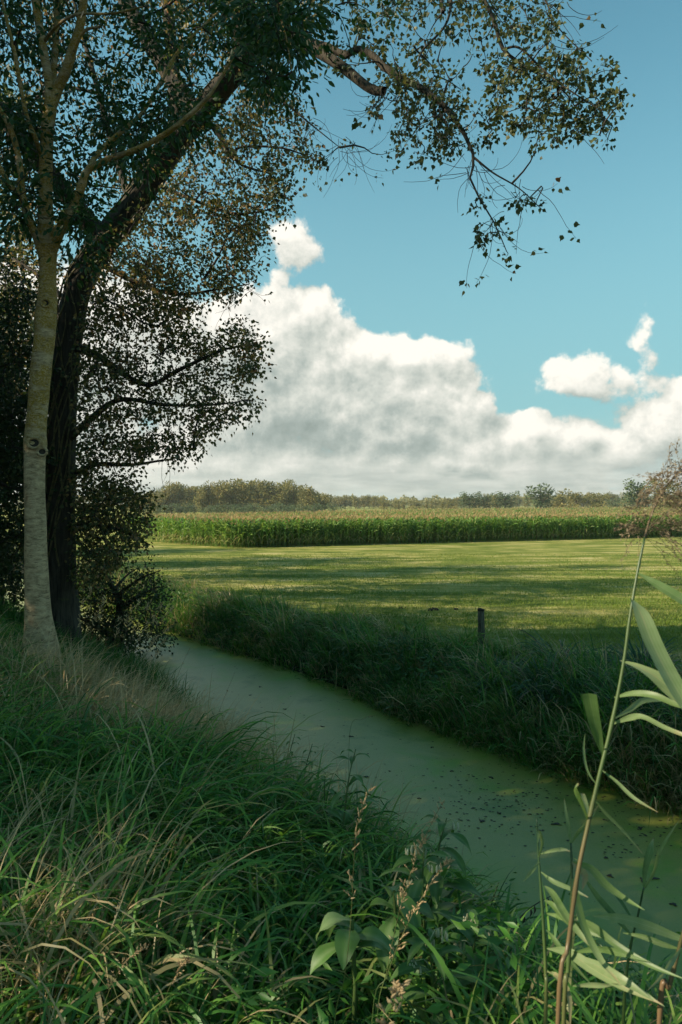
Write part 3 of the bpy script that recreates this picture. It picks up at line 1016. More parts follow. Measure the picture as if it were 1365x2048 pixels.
# --- thicket trees and the rest of the row on the dike
def generic_tree(name, base, h, crown_c, crown_r, nclump, per, leaf, mat, label, cat='tree', group=None, lean=(0, 0), bark='oldbark', r0=0.16, clump=0.35, tpl=LEAF_LOW):
    t = empty(name, base)
    tag(t, label, cat, group)
    b = np.asarray(base, float)
    g = Grower()
    top = np.array([lean[0], lean[1], h])
    c = g.limb([(0, 0, -0.3, r0 * 1.2), (*(top * .15), r0), (*(top * .5 + rng.normal(0, .15, 3)), r0 * .7), (*(top * .9), r0 * .25)], 16)
    m_ = MB()
    tube(m_, c[:, :3], c[:, 3], 9)
    for k in range(7):
        j = rng.integers(3, 14)
        a = rng.uniform(0, 6.28)
        L = crown_r[0] * rng.uniform(.5, .85)
        p0 = c[j, :3]
        s = g.limb([(*p0, c[j, 3] * .6), (*(p0 + np.array([cos(a) * L * .5, sin(a) * L * .5, L * .35])), c[j, 3] * .35), (*(p0 + np.array([cos(a) * L, sin(a) * L, L * .55])), .01)], 8)
        tube(m_, s[:, :3], s[:, 3], 6)
    m_.obj('trunk', M[bark], t)
    u = rng.normal(size=(nclump, 3))
    u /= np.linalg.norm(u, axis=1)[:, None]
    rad = rng.random(nclump) ** (0.45)
    pts = np.asarray(crown_c) + u * rad[:, None] * np.asarray(crown_r) * (1 + 0.18 * np.sin(u[:, :1] * 5 + u[:, 2:3] * 7))
    pts[:, 2] = np.maximum(pts[:, 2], 0.15)
    g.grow(pts, frac=.2, wig=.1, droop=.08, rtip=.004, rk=.012)
    w_ = MB()
    tubes_batch(w_, g.paths, g.rads, 3)
    w_.obj('twigs', M['twig'], t)
    l_ = MB()
    leafy(l_, g.paths, per, tpl, leaf, clump, lambda n: rng.beta(2, 2.4, n), lo=.3, hang=.3)
    l_.obj('crown', M[mat], t)
    return t


generic_tree('thicket_tree', (-7.6, 14.2, float(terrain(-7.6, 14.2))), 6.5, (0.1, 0, 3.6), (1.5, 1.6, 3.6), 420, 46, 0.085, 'thicket',
             'dense dark thicket tree filling the left edge beside the furrowed trunk', clump=.16, tpl=LEAF_POP)
generic_tree('thicket_tree', (-8.9, 17.6, float(terrain(-8.9, 17.6))), 8.5, (0.2, 0, 4.2), (2.3, 2.3, 4.4), 480, 46, 0.12, 'thicket',
             'dark leafy tree behind the two trunks at the left edge of the ditch', clump=.22)
generic_tree('thicket_shrub', (-5.9, 17.2, float(terrain(-5.9, 17.2))), 2.6, (0.1, 0, 1.3), (1.5, 1.2, 1.5), 240, 40, 0.075, 'thicket',
             'low dark shrub at the foot of the leaning tree, beside the ditch', 'shrub', clump=.14)
generic_tree('thicket_tree', (-9.6, 11.5, float(terrain(-9.6, 11.5))), 9, (0.3, 0, 5.0), (2.8, 2.8, 4.5), 300, 40, 0.16, 'thicket',
             'dark crown showing high at the left edge behind the pale tree', clump=.25)
for i, (x, y, h) in enumerate([(-13.2, 22.0, 17), (-18.0, 28, 18), (-22.5, 34.5, 15), (-28.5, 44, 13)]):
    generic_tree('dike_tree', (x, y, float(terrain(x, y))), h, (0, 0, h * .58), (3.8, 3.8, h * .40), 230, 42, .26, 'thicket',
                 ['tree of the dike row nearest behind the thicket', 'second tree of the dike row, past the thicket', 'third tree of the dike row, mostly hidden by leaves', 'farthest tree of the dike row'][i], clump=.42, group='trees in the row along the dike')
for x, y, h, r, nc, lab in [(-9.8, 2.3, 16, 3.4, 460, 'unseen leafy tree of the dike row, added nearest the camera to shade the foreground'), (-11.0, 7.4, 14.5, 3.4, 520, 'unseen leafy tree of the dike row, added left of the frame to shade the bank'),
                            (-12.5, 12.0, 10.5, 3.2, 380, 'unseen leafy tree of the dike row, added near the thicket to shade the ditch')]:
    generic_tree('dike_tree', (x, y, float(terrain(x, y))), h, (0, 0, h * .53), (r, r, h * .43), nc, 42, .26, 'thicket', lab, clump=.42, group='trees in the row along the dike')  # out-of-frame trees added to shade the foreground and the ditch
# ------------------------------------------------------------------ grass on the near bank
def wedge(n, y0, y1, smin, smax, margin=0.7, pw=1.0, xk=0.56):
    out = np.zeros((0, 2))
    while len(out) < n:
        u = rng.random(n * 2)
        y = (y0 ** (1 - pw) + u * (y1 ** (1 - pw) - y0 ** (1 - pw))) ** (1 / (1 - pw)) if abs(pw - 1) > 1e-6 else y0 * (y1 / y0) ** u
        x = rng.uniform(-1, 1, n * 2) * (xk * y + margin)
        s = ditch_s(x, y)
        k = (s > smin) & (s < smax)
        out = np.vstack([out, np.stack([x[k], y[k]], 1)])
    return out[:n]


NEARN = atan2(.63, .776)      # heading from the near bank down to the water


def gauss(p, c, r):
    return np.exp(-((p[:, 0] - c[0]) ** 2 + (p[:, 1] - c[1]) ** 2) / r ** 2)


def dryness(p):
    return np.clip(1.1 * gauss(p, (-2.0, 6.4), 1.1) + .9 * gauss(p, (-3.0, 8.6), .9) + 1.0 * gauss(p, (-1.2, 5.4), .7) + .8 * gauss(p, (-.4, 4.9), .55) + .65 * gauss(p, (-.9, 2.15), .3) + .45 * gauss(p, (-1.25, 2.8), .3) + .6 * gauss(p, (1.1, 2.3), .35), 0, 1)


def near_grass(n, y0, y1, lmin, lmax, wmin, wmax, K, seed_tint=(0.06, .70), smin=-9, smax=-1.35, pw=.7):
    p = wedge(n, y0, y1, smin, smax, pw=pw)
    # gather into tufts
    tuf = wedge(max(40, n // 26), y0, y1, smin, smax, pw=pw)
    k = rng.integers(0, len(tuf), n)
    m = rng.random(n) < .75
    sp = .035 + .012 * tuf[k, 1]
    p[m] = tuf[k[m]] + rng.normal(0, 1, (m.sum(), 2)) * sp[m, None]
    kk = ditch_s(p[:, 0], p[:, 1]) < smax
    p, k, m = p[kk], k[kk], m[kk]
    n = len(p)
    tl = rng.normal(0, .12, len(tuf))[k]
    thd = rng.normal(0, 1.1, len(tuf))[k]
    tsz = (rng.uniform(.65, 1.2, len(tuf)) * (1 + .4 * lump(tuf[:, 0], tuf[:, 1], 2.2)))[k]
    z = terrain(p[:, 0], p[:, 1]) - .02
    base = np.stack([p[:, 0], p[:, 1], z], 1)
    outw = np.arctan2(p[:, 1] - tuf[k, 1], p[:, 0] - tuf[k, 0])
    head = np.where(m, outw + rng.normal(0, .45, n), rng.uniform(0, 6.28, n))
    # gravity on the slope swings the blades downhill
    head = np.arctan2(np.sin(head) + .55 * sin(NEARN - .3), np.cos(head) + .55 * cos(NEARN - .3))
    L = rng.uniform(lmin, lmax, n) * tsz * np.interp(ditch_s(p[:, 0], p[:, 1]), [-5, -3, -1.4], [1, .7, .5]) * (1 - .5 * gauss(p, (.33, 2.5), .75)) * (1 - .45 * gauss(p, (.0, 2.0), .3))
    d = dryness(p)
    tint = rng.uniform(seed_tint[0], seed_tint[1], n) + tl
    dry = rng.random(n) < d * .8 + .04
    tint = np.where(dry, rng.uniform(.78, 1.0, n), tint + .25 * d)
    W_ = rng.uniform(wmin, wmax, n) * np.where(dry, .6, 1)
    return base, head, L, W_, rng.uniform(.0, .5, n), rng.uniform(1.4, 3.1, n), np.clip(tint, 0, 1), K


mb = MB()
for a in [(12500, 1.15, 4.2, .34, .64, .008, .0155, 9), (30000, 2.6, 8, .28, .54, .008, .014, 7), (26000, 6, 22, .24, .44, .009, .015, 5)]:
    b = near_grass(*a)
    blades(mb, *b[:7], K=b[7])
cen = np.array([(-2.0, 6.4), (-1.3, 5.7), (-2.7, 7.2), (-.75, 5.0), (-.95, 2.3), (-1.35, 2.9), (-1.7, 7.4), (.05, 4.5), (-1.6, 4.6)])
amt = np.array([900, 700, 600, 380, 90, 70, 700, 160, 60])
p = np.concatenate([c_[None] + rng.normal(0, .26 + .05 * c_[1], (a_, 2)) * (.8 if c_[1] > 4 else .5) for c_, a_ in zip(cen, amt)])
p = p[ditch_s(p[:, 0], p[:, 1]) < -1.8]
n = len(p)
base = np.stack([p[:, 0], p[:, 1], terrain(p[:, 0], p[:, 1])], 1)
blades(mb, base, NEARN + rng.normal(0, 1.2, n), rng.uniform(.4, .8, n), rng.uniform(.003, .007, n) * np.interp(p[:, 1], [2, 7], [.9, 1.5]), rng.uniform(0, .5, n), rng.uniform(.3, 2.4, n), rng.uniform(.82, 1.0, n), K=7)
tag(mb.obj('bank_grass', M['grass']), 'long arching green and straw grass covering the near bank', 'grass', kind='stuff')
# fine undergrowth that fills in between the long blades
mb = MB()
b = near_grass(46000, 1.2, 14, .12, .30, .003, .006, 4, (0.0, .35))
blades(mb, *b[:7], K=4)
p = wedge(9000, 1.3, 14, -6.5, -1.3, pw=.8)
z = terrain(p[:, 0], p[:, 1]) + rng.uniform(.03, .30, len(p))
keep = (lump(p[:, 0] * 1.5, p[:, 1] * 1.5, 1.7) > .05)
pp = np.stack([p[:, 0], p[:, 1], z], 1)[keep]
scatter_leaves(mb, LEAF_LAN, pp, rng.normal(size=pp.shape) * np.array([1, 1, .3]), rng.uniform(.03, .085, len(pp)), rng.uniform(.1, .5, len(pp)))
tag(mb.obj('undergrowth', M['grass']), 'short dense undergrowth between the grass of the near bank', 'ground cover', kind='stuff')

# ------------------------------------------------------------------ far bank
mb = MB()
p = wedge(62000, 6.5, 34, 1.35, 5.4, pw=.8, xk=.56)
tuf = wedge(1500, 6.5, 34, 1.3, 5.0, pw=.8, xk=.56)
tsz = rng.lognormal(-.05, .33, len(tuf))
ttn = rng.normal(.15, .25, len(tuf))
thd = rng.normal(0, .9, len(tuf))
ki = rng.integers(0, len(tuf), len(p))
inn = rng.random(len(p)) < .8
p[inn] = tuf[ki[inn]] + rng.normal(0, .11, (inn.sum(), 2))
ok_ = ditch_s(p[:, 0], p[:, 1]) > 1.3
p, ki, inn = p[ok_], ki[ok_], inn[ok_]
s = ditch_s(p[:, 0], p[:, 1])
hgt = np.interp(s, [1.3, 1.7, 2.6, 3.8, 5.4], [.28, .5, .62, .5, .14]) * (1 + .7 * lump(p[:, 0], p[:, 1], 1.9)) * np.interp(p[:, 0], [-2, 2, 4], [1, 1, 1.35])
hgt = hgt * np.where(inn, tsz[ki], .8)
n = len(p)
base = np.stack([p[:, 0], p[:, 1], terrain(p[:, 0], p[:, 1]) - .02], 1)
pt = lump(p[:, 0] + 5, p[:, 1], .9)
tint = rng.uniform(.05, .5, n) + .15 * lump(p[:, 1], p[:, 0], 1.3) + ttn[ki]
dry = rng.random(n) < np.clip(.10 + .55 * np.clip(pt - .05, 0, 1) + .25 * (s > 4.2) + .12 * (s < 2), 0, .6)
tint = np.where(dry, rng.uniform(.72, .98, n), tint)
blades(mb, base, NEARN + pi + thd[ki] + rng.normal(0, .8, n), np.clip(hgt, .1, 1.1) * rng.uniform(.6, 1.35, n), rng.uniform(.011, .024, n), rng.uniform(.0, .4, n), rng.uniform(.6, 2.5, n), np.clip(tint, 0, 1), K=5)
# same growth on the near side, past the trees
p = wedge(16000, 13, 34, -5.5, -1.35, pw=.8, xk=.62)
n = len(p)
base = np.stack([p[:, 0], p[:, 1], terrain(p[:, 0], p[:, 1])], 1)
blades(mb, base, rng.uniform(0, 6.28, n), rng.uniform(.3, .8, n), rng.uniform(.01, .018, n), rng.uniform(.0, .4, n), rng.uniform(.5, 2, n), rng.uniform(0, .4, n), K=4)
tag(mb.obj('rough_grass', M['grass']), 'dark rough grass hanging over the far edge of the ditch', 'grass', kind='stuff')
mb = MB()
p = wedge(24000, 7, 34, 1.5, 4.8, pw=.8)
pat = lump(p[:, 0] - 3, p[:, 1] + 7, 1.15)
keep = pat > .08
p = p[keep]
s = ditch_s(p[:, 0], p[:, 1])
z = terrain(p[:, 0], p[:, 1]) + rng.random(len(p)) ** .7 * np.interp(s, [1.5, 2.6, 4.6], [.3, .62, .3])
pp = np.stack([p[:, 0], p[:, 1], z], 1)
scatter_leaves(mb, LEAF_LAN, pp, rng.normal(size=pp.shape) * np.array([1, 1, .5]) - np.array([.3, .3, .1]), rng.uniform(.06, .17, len(pp)), np.clip(rng.uniform(.0, .6, len(pp)) + .35 * lump(pp[:, 0], pp[:, 1], 2.4), 0, 1))
tag(mb.obj('bank_herbs', M['herb']), 'leafy herbs and nettles among the rough grass of the far bank', 'ground cover', kind='stuff')

# short mown grass of the meadow
mb = MB()
p = wedge(120000, 12.5, 46, 4.6, 200, pw=1.6)
n = len(p)
base = np.stack([p[:, 0], p[:, 1], terrain(p[:, 0], p[:, 1]) - .01], 1)
k = lump(p[:, 0] * .35, p[:, 1] * 1.8, .9)
den = rng.random(n) < np.clip(.75 + .5 * k, .25, 1)
far_s = 1 + p[:, 1] / 40
tint = np.clip(.42 - .40 * k + rng.normal(0, .10, n), 0, 1)
base, tint, far_s = base[den], tint[den], far_s[den]
n = len(base)
blades(mb, base, rng.uniform(0, 6.28, n), rng.uniform(.05, .12, n), rng.uniform(.007, .014, n) * far_s, rng.uniform(.0, .5, n), rng.uniform(.2, 1.4, n), tint, K=3)
tag(mb.obj('meadow_grass', M['meadow']), 'short mown grass of the sunlit and shaded meadow', 'grass', kind='stuff')


# ------------------------------------------------------------------ sedge tussocks on the far bank
def tussock(n, L, w, spread, K=7):
    m_ = MB()
    a = rng.uniform(0, 6.28, n)
    r = rng.random(n) ** .5 * spread
    base = np.stack([np.cos(a) * r, np.sin(a) * r, np.zeros(n) - .03], 1)
    t = rng.beta(2, 3, n) * .8
    t[rng.random(n) < .14] = rng.uniform(.85, 1)
    blades(m_, base, a + rng.normal(0, .6, n), rng.uniform(.55, 1.1, n) * L, rng.uniform(.7, 1.2, n) * w, rng.uniform(.05, .5, n), rng.uniform(1.2, 2.6, n), t, K=K, droop_pow=1.5)
    return m_.mesh('sedge_leaves', M['sedge'])


tm = [tussock(240, 1.15, .027, .18), tussock(210, 1.0, .024, .16), tussock(270, 1.3, .030, .22)]
spots = [(1090, 1385, 'broad dark sedge tussock left of the row, by the lime green water edge'), (1140, 1400, 'second sedge tussock from the left, drooping into the dark water'),
         (1195, 1410, 'dark sedge tussock just behind the broken reed leaf'), (1250, 1425, 'tall sedge tussock behind the bent reed stem'),
         (1310, 1440, 'sedge tussock with straw coloured leaves right of the reed stem'), (1365, 1450, 'sedge tussock cut by the right edge of the photo'),
         (1120, 1330, 'upper sedge tussock with purplish dry leaves above the others'), (1200, 1330, 'upper middle sedge tussock whose leaves arch to the left'),
         (1290, 1345, 'upper right sedge tussock under the wide reed leaf'), (1010, 1370, 'small sedge tussock right below the wooden post')]
for i, (px, py, lab) in enumerate(spots):
    # walk out along the ray until it meets the bank
    for d in np.arange(8, 20, .05):
        q = P(px, py, d)
        if q[2] < terrain(q[0], q[1]) + .25 and ditch_s(q[0], q[1]) > 1.5:
            break
    o = bpy.data.objects.new('sedge_tussock', tm[i % 3])
    o.location = (q[0], q[1], float(terrain(q[0], q[1])))
    sc = rng.uniform(.8, 1.05)
    o.scale = (sc, sc, sc * (.85 if i == 9 else 1))
    o.rotation_euler = (0.12, -.12, rng.uniform(0, 6.28))
    link(o)
    tag(o, lab, 'sedge', 'sedge tussocks on the far bank')

# ------------------------------------------------------------------ wooden post
pb = P(966, 1322, 14.6)
pb[2] = float(terrain(pb[0], pb[1])) - .15
ptop = P(963, 1219, 14.6)
o = empty('fence_post', pb)
tag(o, 'weathered grey wooden post standing alone in the grass of the far bank', 'post')
mb = MB()
pts = np.array([pb + (ptop - pb) * t for t in np.linspace(0, 1, 9)])
tube(mb, pts - pb, np.array([.078, .076, .074, .073, .073, .074, .072, .073, .066]), 12, cap=True, bump=lambda p_, a: 1 + .05 * np.sin(a[None] * 5 + p_[:, 2:3] * 2) + .03 * np.sin(a[None] * 9))
mb.obj('shaft', M['wood'], o)
mb = MB()
tube(mb, np.array([ptop + (0, 0, -.03), ptop + (0, 0, .004), ptop + (0.004, 0, .02)]) - pb, [.077, .077, .05], 12, cap=True, bump=lambda p_, a: 1 + .05 * np.sin(a[None] * 5 + 4))
mb.obj('rotten_top', M['soil'], o)


# ------------------------------------------------------------------ corn
def corn_mesh(seed, lod=0):
    r = np.random.default_rng(seed)
    m_ = MB()
    H = 2.02
    nl = 12 if lod == 0 else 6
    tube(m_, np.array([(0, 0, 0), (0.01, 0, H * .5), (0.02, .01, H)]), [.015, .013, .007], 4 if lod == 0 else 3, tint=.45)
    pl = r.uniform(0, 6.28)
    zs = np.linspace(.25 if lod == 0 else 1.1, H * .93, nl)
    a = pl + np.arange(nl) * pi + r.normal(0, .35, nl)
    base = np.stack([np.zeros(nl), np.zeros(nl), zs], 1)
    L = np.interp(zs, [.2, .9, 1.5, 2.0], [.5, .9, .8, .42]) * r.uniform(.85, 1.1, nl)
    t = np.clip(r.normal(.45, .22, nl), 0, .82)
    t[zs < .6] = r.uniform(.8, 1.0, (zs < .6).sum())
    blades(m_, base, a, L, r.uniform(.07, .095, nl) * (1 if lod == 0 else 1.25), r.uniform(.25, .5, nl), r.uniform(1.3, 2.2, nl), t, K=6 if lod == 0 else 4)
    # tassel
    nt = 7 if lod == 0 else 3
    base = np.tile(np.array([[.02, .01, H]]), (nt, 1))
    blades(m_, base, r.uniform(0, 6.28, nt), r.uniform(.22, .36, nt), np.full(nt, .018 if lod == 0 else .035), r.uniform(.0, .5, nt), r.uniform(.1, .8, nt), r.uniform(.2, .9, nt), K=4 if lod == 0 else 3, mi=1)
    if lod == 0:
        aa = pl + 1.2
        tube(m_, np.array([(0, 0, .85), (.03 * cos(aa), .03 * sin(aa), .95), (.055 * cos(aa), .055 * sin(aa), 1.08), (.06 * cos(aa), .06 * sin(aa), 1.14)]), [.012, .028, .024, .006], 6, tint=.7)
    return m_


corn_me = [corn_mesh(s).mesh('corn_plant', [M['corn'], M['tassel']]) for s in range(6)]
C0 = np.array([-8.4, 52.0])
C1 = np.array([36.0, 70.4])
CL1 = np.array([-16.0, 59.5])
CL2 = np.array([-22.5, 70.0])
front = []
fu = (C1 - C0) / np.linalg.norm(C1 - C0)
fn_ = np.array([-fu[1], fu[0]])
nf = 236
for i in range(nf):
    front.append(C0 + (C1 - C0) * i / (nf - 1))
for i in range(1, 60):
    t = i * .21
    L1 = np.linalg.norm(CL1 - C0)
    front.append(C0 + (CL1 - C0) / L1 * t if t < L1 else CL1 + (CL2 - CL1) / np.linalg.norm(CL2 - CL1) * (t - L1))
for i, q in enumerate(front):
    o = bpy.data.objects.new('corn_plant', corn_me[rng.integers(0, 6)])
    q = q + rng.normal(0, .12, 2)
    o.location = (q[0], q[1], 0)
    o.rotation_euler = (rng.normal(0, .03), rng.normal(0, .03), rng.uniform(0, 6.28))
    sc = rng.uniform(.86, 1.1)
    o.scale = (sc * 1.15, sc * 1.15, sc)
    link(o)
    tag(o, 'tall green corn plant with a tan tassel, in the front row of the cornfield', 'corn plant', 'corn plants along the edge of the field')
# the rest of the field
FP = [C0, CL1, CL2, (20, 164), (165, 330), (330, 470), (330, 192), C1]
lod = [corn_mesh(s + 20, 1) for s in range(4)]
cd = []
for m_ in lod:
    v = np.concatenate(m_.v)
    q, n_, acc_ = [], 0, []
    cd.append((v, np.concatenate(m_.q), np.concatenate(m_.qm), np.concatenate(m_.tint)))
mb = MB()
pts = []
for row in range(1, 7):
    m0 = C0 + fn_ * .72 * row
    ts = np.arange(-11, 62, .24) + rng.normal(0, .04, len(np.arange(-11, 62, .24)))
    pts.append(m0[None] + ts[:, None] * fu[None] + rng.normal(0, .06, (len(ts), 2)))
u = rng.random(26000)
yy = 52 * (400 / 52) ** (u ** 1.15)
xx = rng.uniform(-.52, .56, len(yy)) * yy
pts.append(np.stack([xx, yy], 1))
pts = np.concatenate(pts)
pts = pts[in_poly(pts[:, 0], pts[:, 1], np.array(FP, float)) & (pts[:, 0] < pts[:, 1] * .56)]
kk = rng.integers(0, 4, len(pts))
for j in range(4):
    s = pts[kk == j]
    v, q, qm, tt = cd[j]
    a = rng.uniform(0, 6.28, len(s))
    scz = rng.uniform(.93, 1.07, len(s))
    wid = 1 + np.clip((s[:, 1] - 60) / 120, 0, 2.0)
    X = (v[None, :, 0] * np.cos(a)[:, None] - v[None, :, 1] * np.sin(a)[:, None]) * wid[:, None] + s[:, 0:1]
    Y = (v[None, :, 0] * np.sin(a)[:, None] + v[None, :, 1] * np.cos(a)[:, None]) * wid[:, None] + s[:, 1:2]
    Z = v[None, :, 2] * scz[:, None]
    k = len(v)
    V = np.stack([X, Y, Z], -1).reshape(-1, 3)
    for mi in (0, 1):
        qq = q[qm == mi]
        Q = (qq[None] + (np.arange(len(s)) * k)[:, None, None]).reshape(-1, 4)
        if mi == 0:
            mb.add(V, Q, None, np.tile(tt, len(s)), 0)
            base_n = mb.n - len(V)
        else:
            mb.q.append(Q + base_n)
            mb.qm.append(np.full(len(Q), 1))
# leafy floor of the canopy so that no ground shows through between rows
cv = np.array([(*(np.array(a_, float) + np.array(b_)), 1.72) for a_, b_ in zip(FP, [(.5, 1.6), (1.5, 1.2), (2, .6), (0, -2), (0, -3), (-3, -3), (-3, 3), (-1, 1.9)])])
mb.add(cv, None, [(0, 2, 1), (0, 7, 2), (7, 3, 2), (7, 6, 3), (6, 4, 3), (6, 5, 4)], .25, 0)
cornmat = M['corn']
tag(mb.obj('corn_field', [M['corn'], M['tassel']]), 'wide field of tall corn with tan tassels behind its front row', 'cornfield', kind='stuff')


# ------------------------------------------------------------------ distant trees
def far_tpl(kind, seed):
    r = np.random.default_rng(seed)
    c_, t_ = MB(), MB()
    # unit tree: height 1, half width about .3
    N = {'wood': 1500, 'willow': 1100, 'bush': 800, 'dark': 1100}[kind]
    if kind == 'wood':
        lobes = [((r.normal(0, .13), r.normal(0, .13), z), r.uniform(.10, .21)) for z in np.linspace(.22, .88, 15)]
    elif kind == 'willow':
        lobes = [((x, r.normal(0, .08), z), .10) for x in np.linspace(-.22, .22, 6) for z in (.3, .48, .66, .80 + r.uniform(-.06, .1))]
    elif kind == 'dark':
        lobes = [((r.normal(0, .15), r.normal(0, .12), z), r.uniform(.10, .2) * (1.1 - .4 * z)) for z in np.linspace(.15, .9, 14)]
    else:
        lobes = [((r.normal(0, .22), r.normal(0, .15), z), r.uniform(.16, .26)) for z in np.linspace(.2, .72, 9)]
    li = r.integers(0, len(lobes), N)
    cc_ = np.array([l[0] for l in lobes])[li]
    rr = np.array([l[1] for l in lobes])[li]
    u = r.normal(size=(N, 3))
    u /= np.linalg.norm(u, axis=1)[:, None]
    if kind == 'willow':
        u[:, 2] *= 1.5
    pos = cc_ + u * (rr * r.random(N) ** .35)[:, None]
    pos[:, 2] = np.clip(pos[:, 2], .02, 1.02)
    ltint = r.uniform(-.18, .18, len(lobes))[li]
    scatter_leaves(c_, LEAF_LOW, pos, u + r.normal(0, .6, (N, 3)), r.uniform(.035, .075, N), np.clip(r.normal(.5, .17, N) + ltint, 0, 1))
    tube(t_, [(0, 0, -.02), (.01, 0, .3), (0, .01, .7), (0, 0, .9)], [.022, .018, .012, .004], 6)
    for k in range(5):
        a = r.uniform(0, 6.28)
        z = r.uniform(.25, .6)
        tube(t_, [(0, 0, z), (.1 * cos(a), .1 * sin(a), z + .12), (.2 * cos(a), .2 * sin(a), z + .28)], [.012, .008, .003], 4)
    mat = {'wood': 'far', 'willow': 'willow', 'bush': 'willow', 'dark': 'far'}[kind]
    return c_.mesh('crown', M[mat]), t_.mesh('trunk', M['trunkfar'])


TPL = {k: [far_tpl(k, i * 7 + 3) for i in range(3)] for k in ('wood', 'willow', 'bush', 'dark')}


def far_tree(kind, px, top, hw, d, label, group, name, cat='tree'):
    c_, t_ = TPL[kind][rng.integers(0, 3)]
    h = CZ - (top - YH) / F * d
    w = hw / F * d / .32
    r = bpy.data.objects.new(name, None)
    r.location = ((px - 682.5) / F * d, d, 0)
    r.scale = (w, w, h)
    r.rotation_euler = (0, 0, rng.uniform(0, 6.28) if kind == 'wood' or kind == 'bush' else rng.normal(0, .25))
    link(r)
    tag(r, label, cat, group)
    a = bpy.data.objects.new('crown', c_)
    b = bpy.data.objects.new('trunk', t_)
    link(a, r)
    link(b, r)
    return r


# wood at the left
x = 268.0
i = 0
while x < 640:
    top = np.interp(x, [268, 320, 345, 375, 450, 560, 600, 640], [992, 982, 966, 976, 962, 964, 970, 984]) + rng.normal(0, 3.5)
    far_tree('wood', x, top, rng.uniform(16, 24), rng.uniform(262, 290), 'tall olive tree in the front line of the distant wood left of centre', 'trees of the distant wood', 'woodland_tree')
    x += rng.uniform(13, 19)
x = 262.0
while x < 655:
    top = np.interp(x, [268, 320, 345, 375, 450, 560, 600, 650], [990, 984, 975, 975, 968, 970, 975, 990]) + rng.normal(0, 3)
    far_tree('wood', x, top, rng.uniform(14, 19), rng.uniform(300, 330), 'olive tree in the back line of the distant wood left of centre', 'trees of the distant wood', 'woodland_tree')
    x += rng.uniform(16, 22)
x = 640.0
while x < 775:
    top = np.interp(x, [640, 700, 740, 775], [992, 991, 992, 999]) + rng.normal(0, 1)
    far_tree('wood', x, top, rng.uniform(9, 13), rng.uniform(430, 470), 'low brownish tree of the second wood, right of the tall wood', 'trees of the second wood', 'woodland_tree')
    x += rng.uniform(8, 12)
for k in range(24):
    px = 300 + k * 15.5 + rng.normal(0, 5)
    far_tree('bush', px, rng.uniform(1003, 1009), rng.uniform(12, 18), rng.uniform(205, 235), 'grey green willow bush at the foot of the distant wood', 'willow bushes before the wood', 'willow_bush', 'bush')
far_tree('dark', 301, 1000, 17, 190, 'dark rounded bush at the left end of the wood, beside the hanging leaves', None, 'round_bush', 'bush')
# hedge line in the middle
for k in range(15):
    px = 765 + k * 11 + rng.normal(0, 3)
    far_tree('dark', px, rng.uniform(997, 1003), rng.uniform(7, 11), rng.uniform(330, 380), 'small dark bush in the low hedge near the distant building', 'bushes of the low hedge', 'hedge_bush', 'bush')
for px, top, hw, d, kd, lab in [
        (938, 984, 17, 300, 'willow', 'pollard willow, leftmost of the three close together right of centre'),
        (968, 987, 15, 300, 'willow', 'pollard willow, middle one of the three close together'),
        (1010, 983, 20, 300, 'willow', 'pollard willow, right one of the three close together'),
        (993, 989, 12, 340, 'dark', 'dark rounded tree between the second and third pollard willow'),
        (1081, 969, 24, 260, 'willow', 'big dark pollard willow standing above the hedge right of centre'),
        (1120, 990, 18, 280, 'dark', 'low bushy tree just right of the big pollard willow'),
        (1152, 979, 18, 270, 'dark', 'dark pointed tree right of the big pollard willow'),
        (1192, 985, 17, 280, 'dark', 'bushy tree standing alone left of the reed plume'),
        (1228, 992, 14, 300, 'bush', 'low bush left of the leaves of the reed plume'),
        (1275, 958, 24, 230, 'willow', 'tall willow seen behind the left side of the reed plume'),
        (1325, 957, 20, 225, 'dark', 'dark tree seen through the reed plume'),
        (1362, 962, 22, 220, 'dark', 'dark tree behind the reed plume at the right edge')]:
    far_tree(kd, px, top, hw * 1.25, d, lab, None, 'pollard_willow' if kd == 'willow' else ('field_bush' if kd == 'bush' else 'field_tree'))
x = 880
while x < 1400:
    far_tree('wood', x, np.interp(x, [880, 1000, 1100, 1400], [998, 993, 989, 986]) + rng.normal(0, 1.5), rng.uniform(10, 15), rng.uniform(480, 540),
             'pale yellowish tree in the far line behind the willows at right', 'pale trees of the far line', 'woodland_tree')
    x += rng.uniform(12, 17)
# far horizon wood that reads as one mass
mb = MB()
n = 26000
px = rng.uniform(-60, 1430, n)
d = rng.uniform(720, 900, n)
hh = np.interp(px, [-60, 300, 800, 1400], [14, 13, 9, 12]) * (1 + .22 * np.sin(px * .11) + .12 * np.sin(px * .31 + 2))
pp = np.stack([(px - 682.5) / F * d, d, rng.random(n) ** .6 * hh], 1)
scatter_leaves(mb, LEAF_LOW, pp, rng.normal(size=pp.shape), rng.uniform(1.2, 3.2, n), rng.uniform(.2, .9, n))
tag(mb.obj('horizon_wood', M['far']), 'thin line of far woods along the horizon', 'woods', kind='stuff')

# apartment building far away
bd = 1500.0
bl = P(817, 1007, bd)
bl[2] = 0
o = empty('apartment_building', bl)
tag(o, 'pale grey apartment block on the horizon between the second wood and the hedge', 'building')
wallm = plain_mat('pale_render', (.36, .38, .38), (.46, .47, .46), scale=.2, bump=0)
glass = plain_mat('dark_glazing', (.06, .08, .09), (.10, .12, .13), scale=.5, bump=0, rough=.2)


def box(m_, x0, x1, y0, y1, z0, z1, mi=0):
    v = [(x, y, z) for z in (z0, z1) for y in (y0, y1) for x in (x0, x1)]
    m_.add(v, [(0, 2, 3, 1), (4, 5, 7, 6), (0, 1, 5, 4), (2, 6, 7, 3), (0, 4, 6, 2), (1, 3, 7, 5)], None, .5, mi)


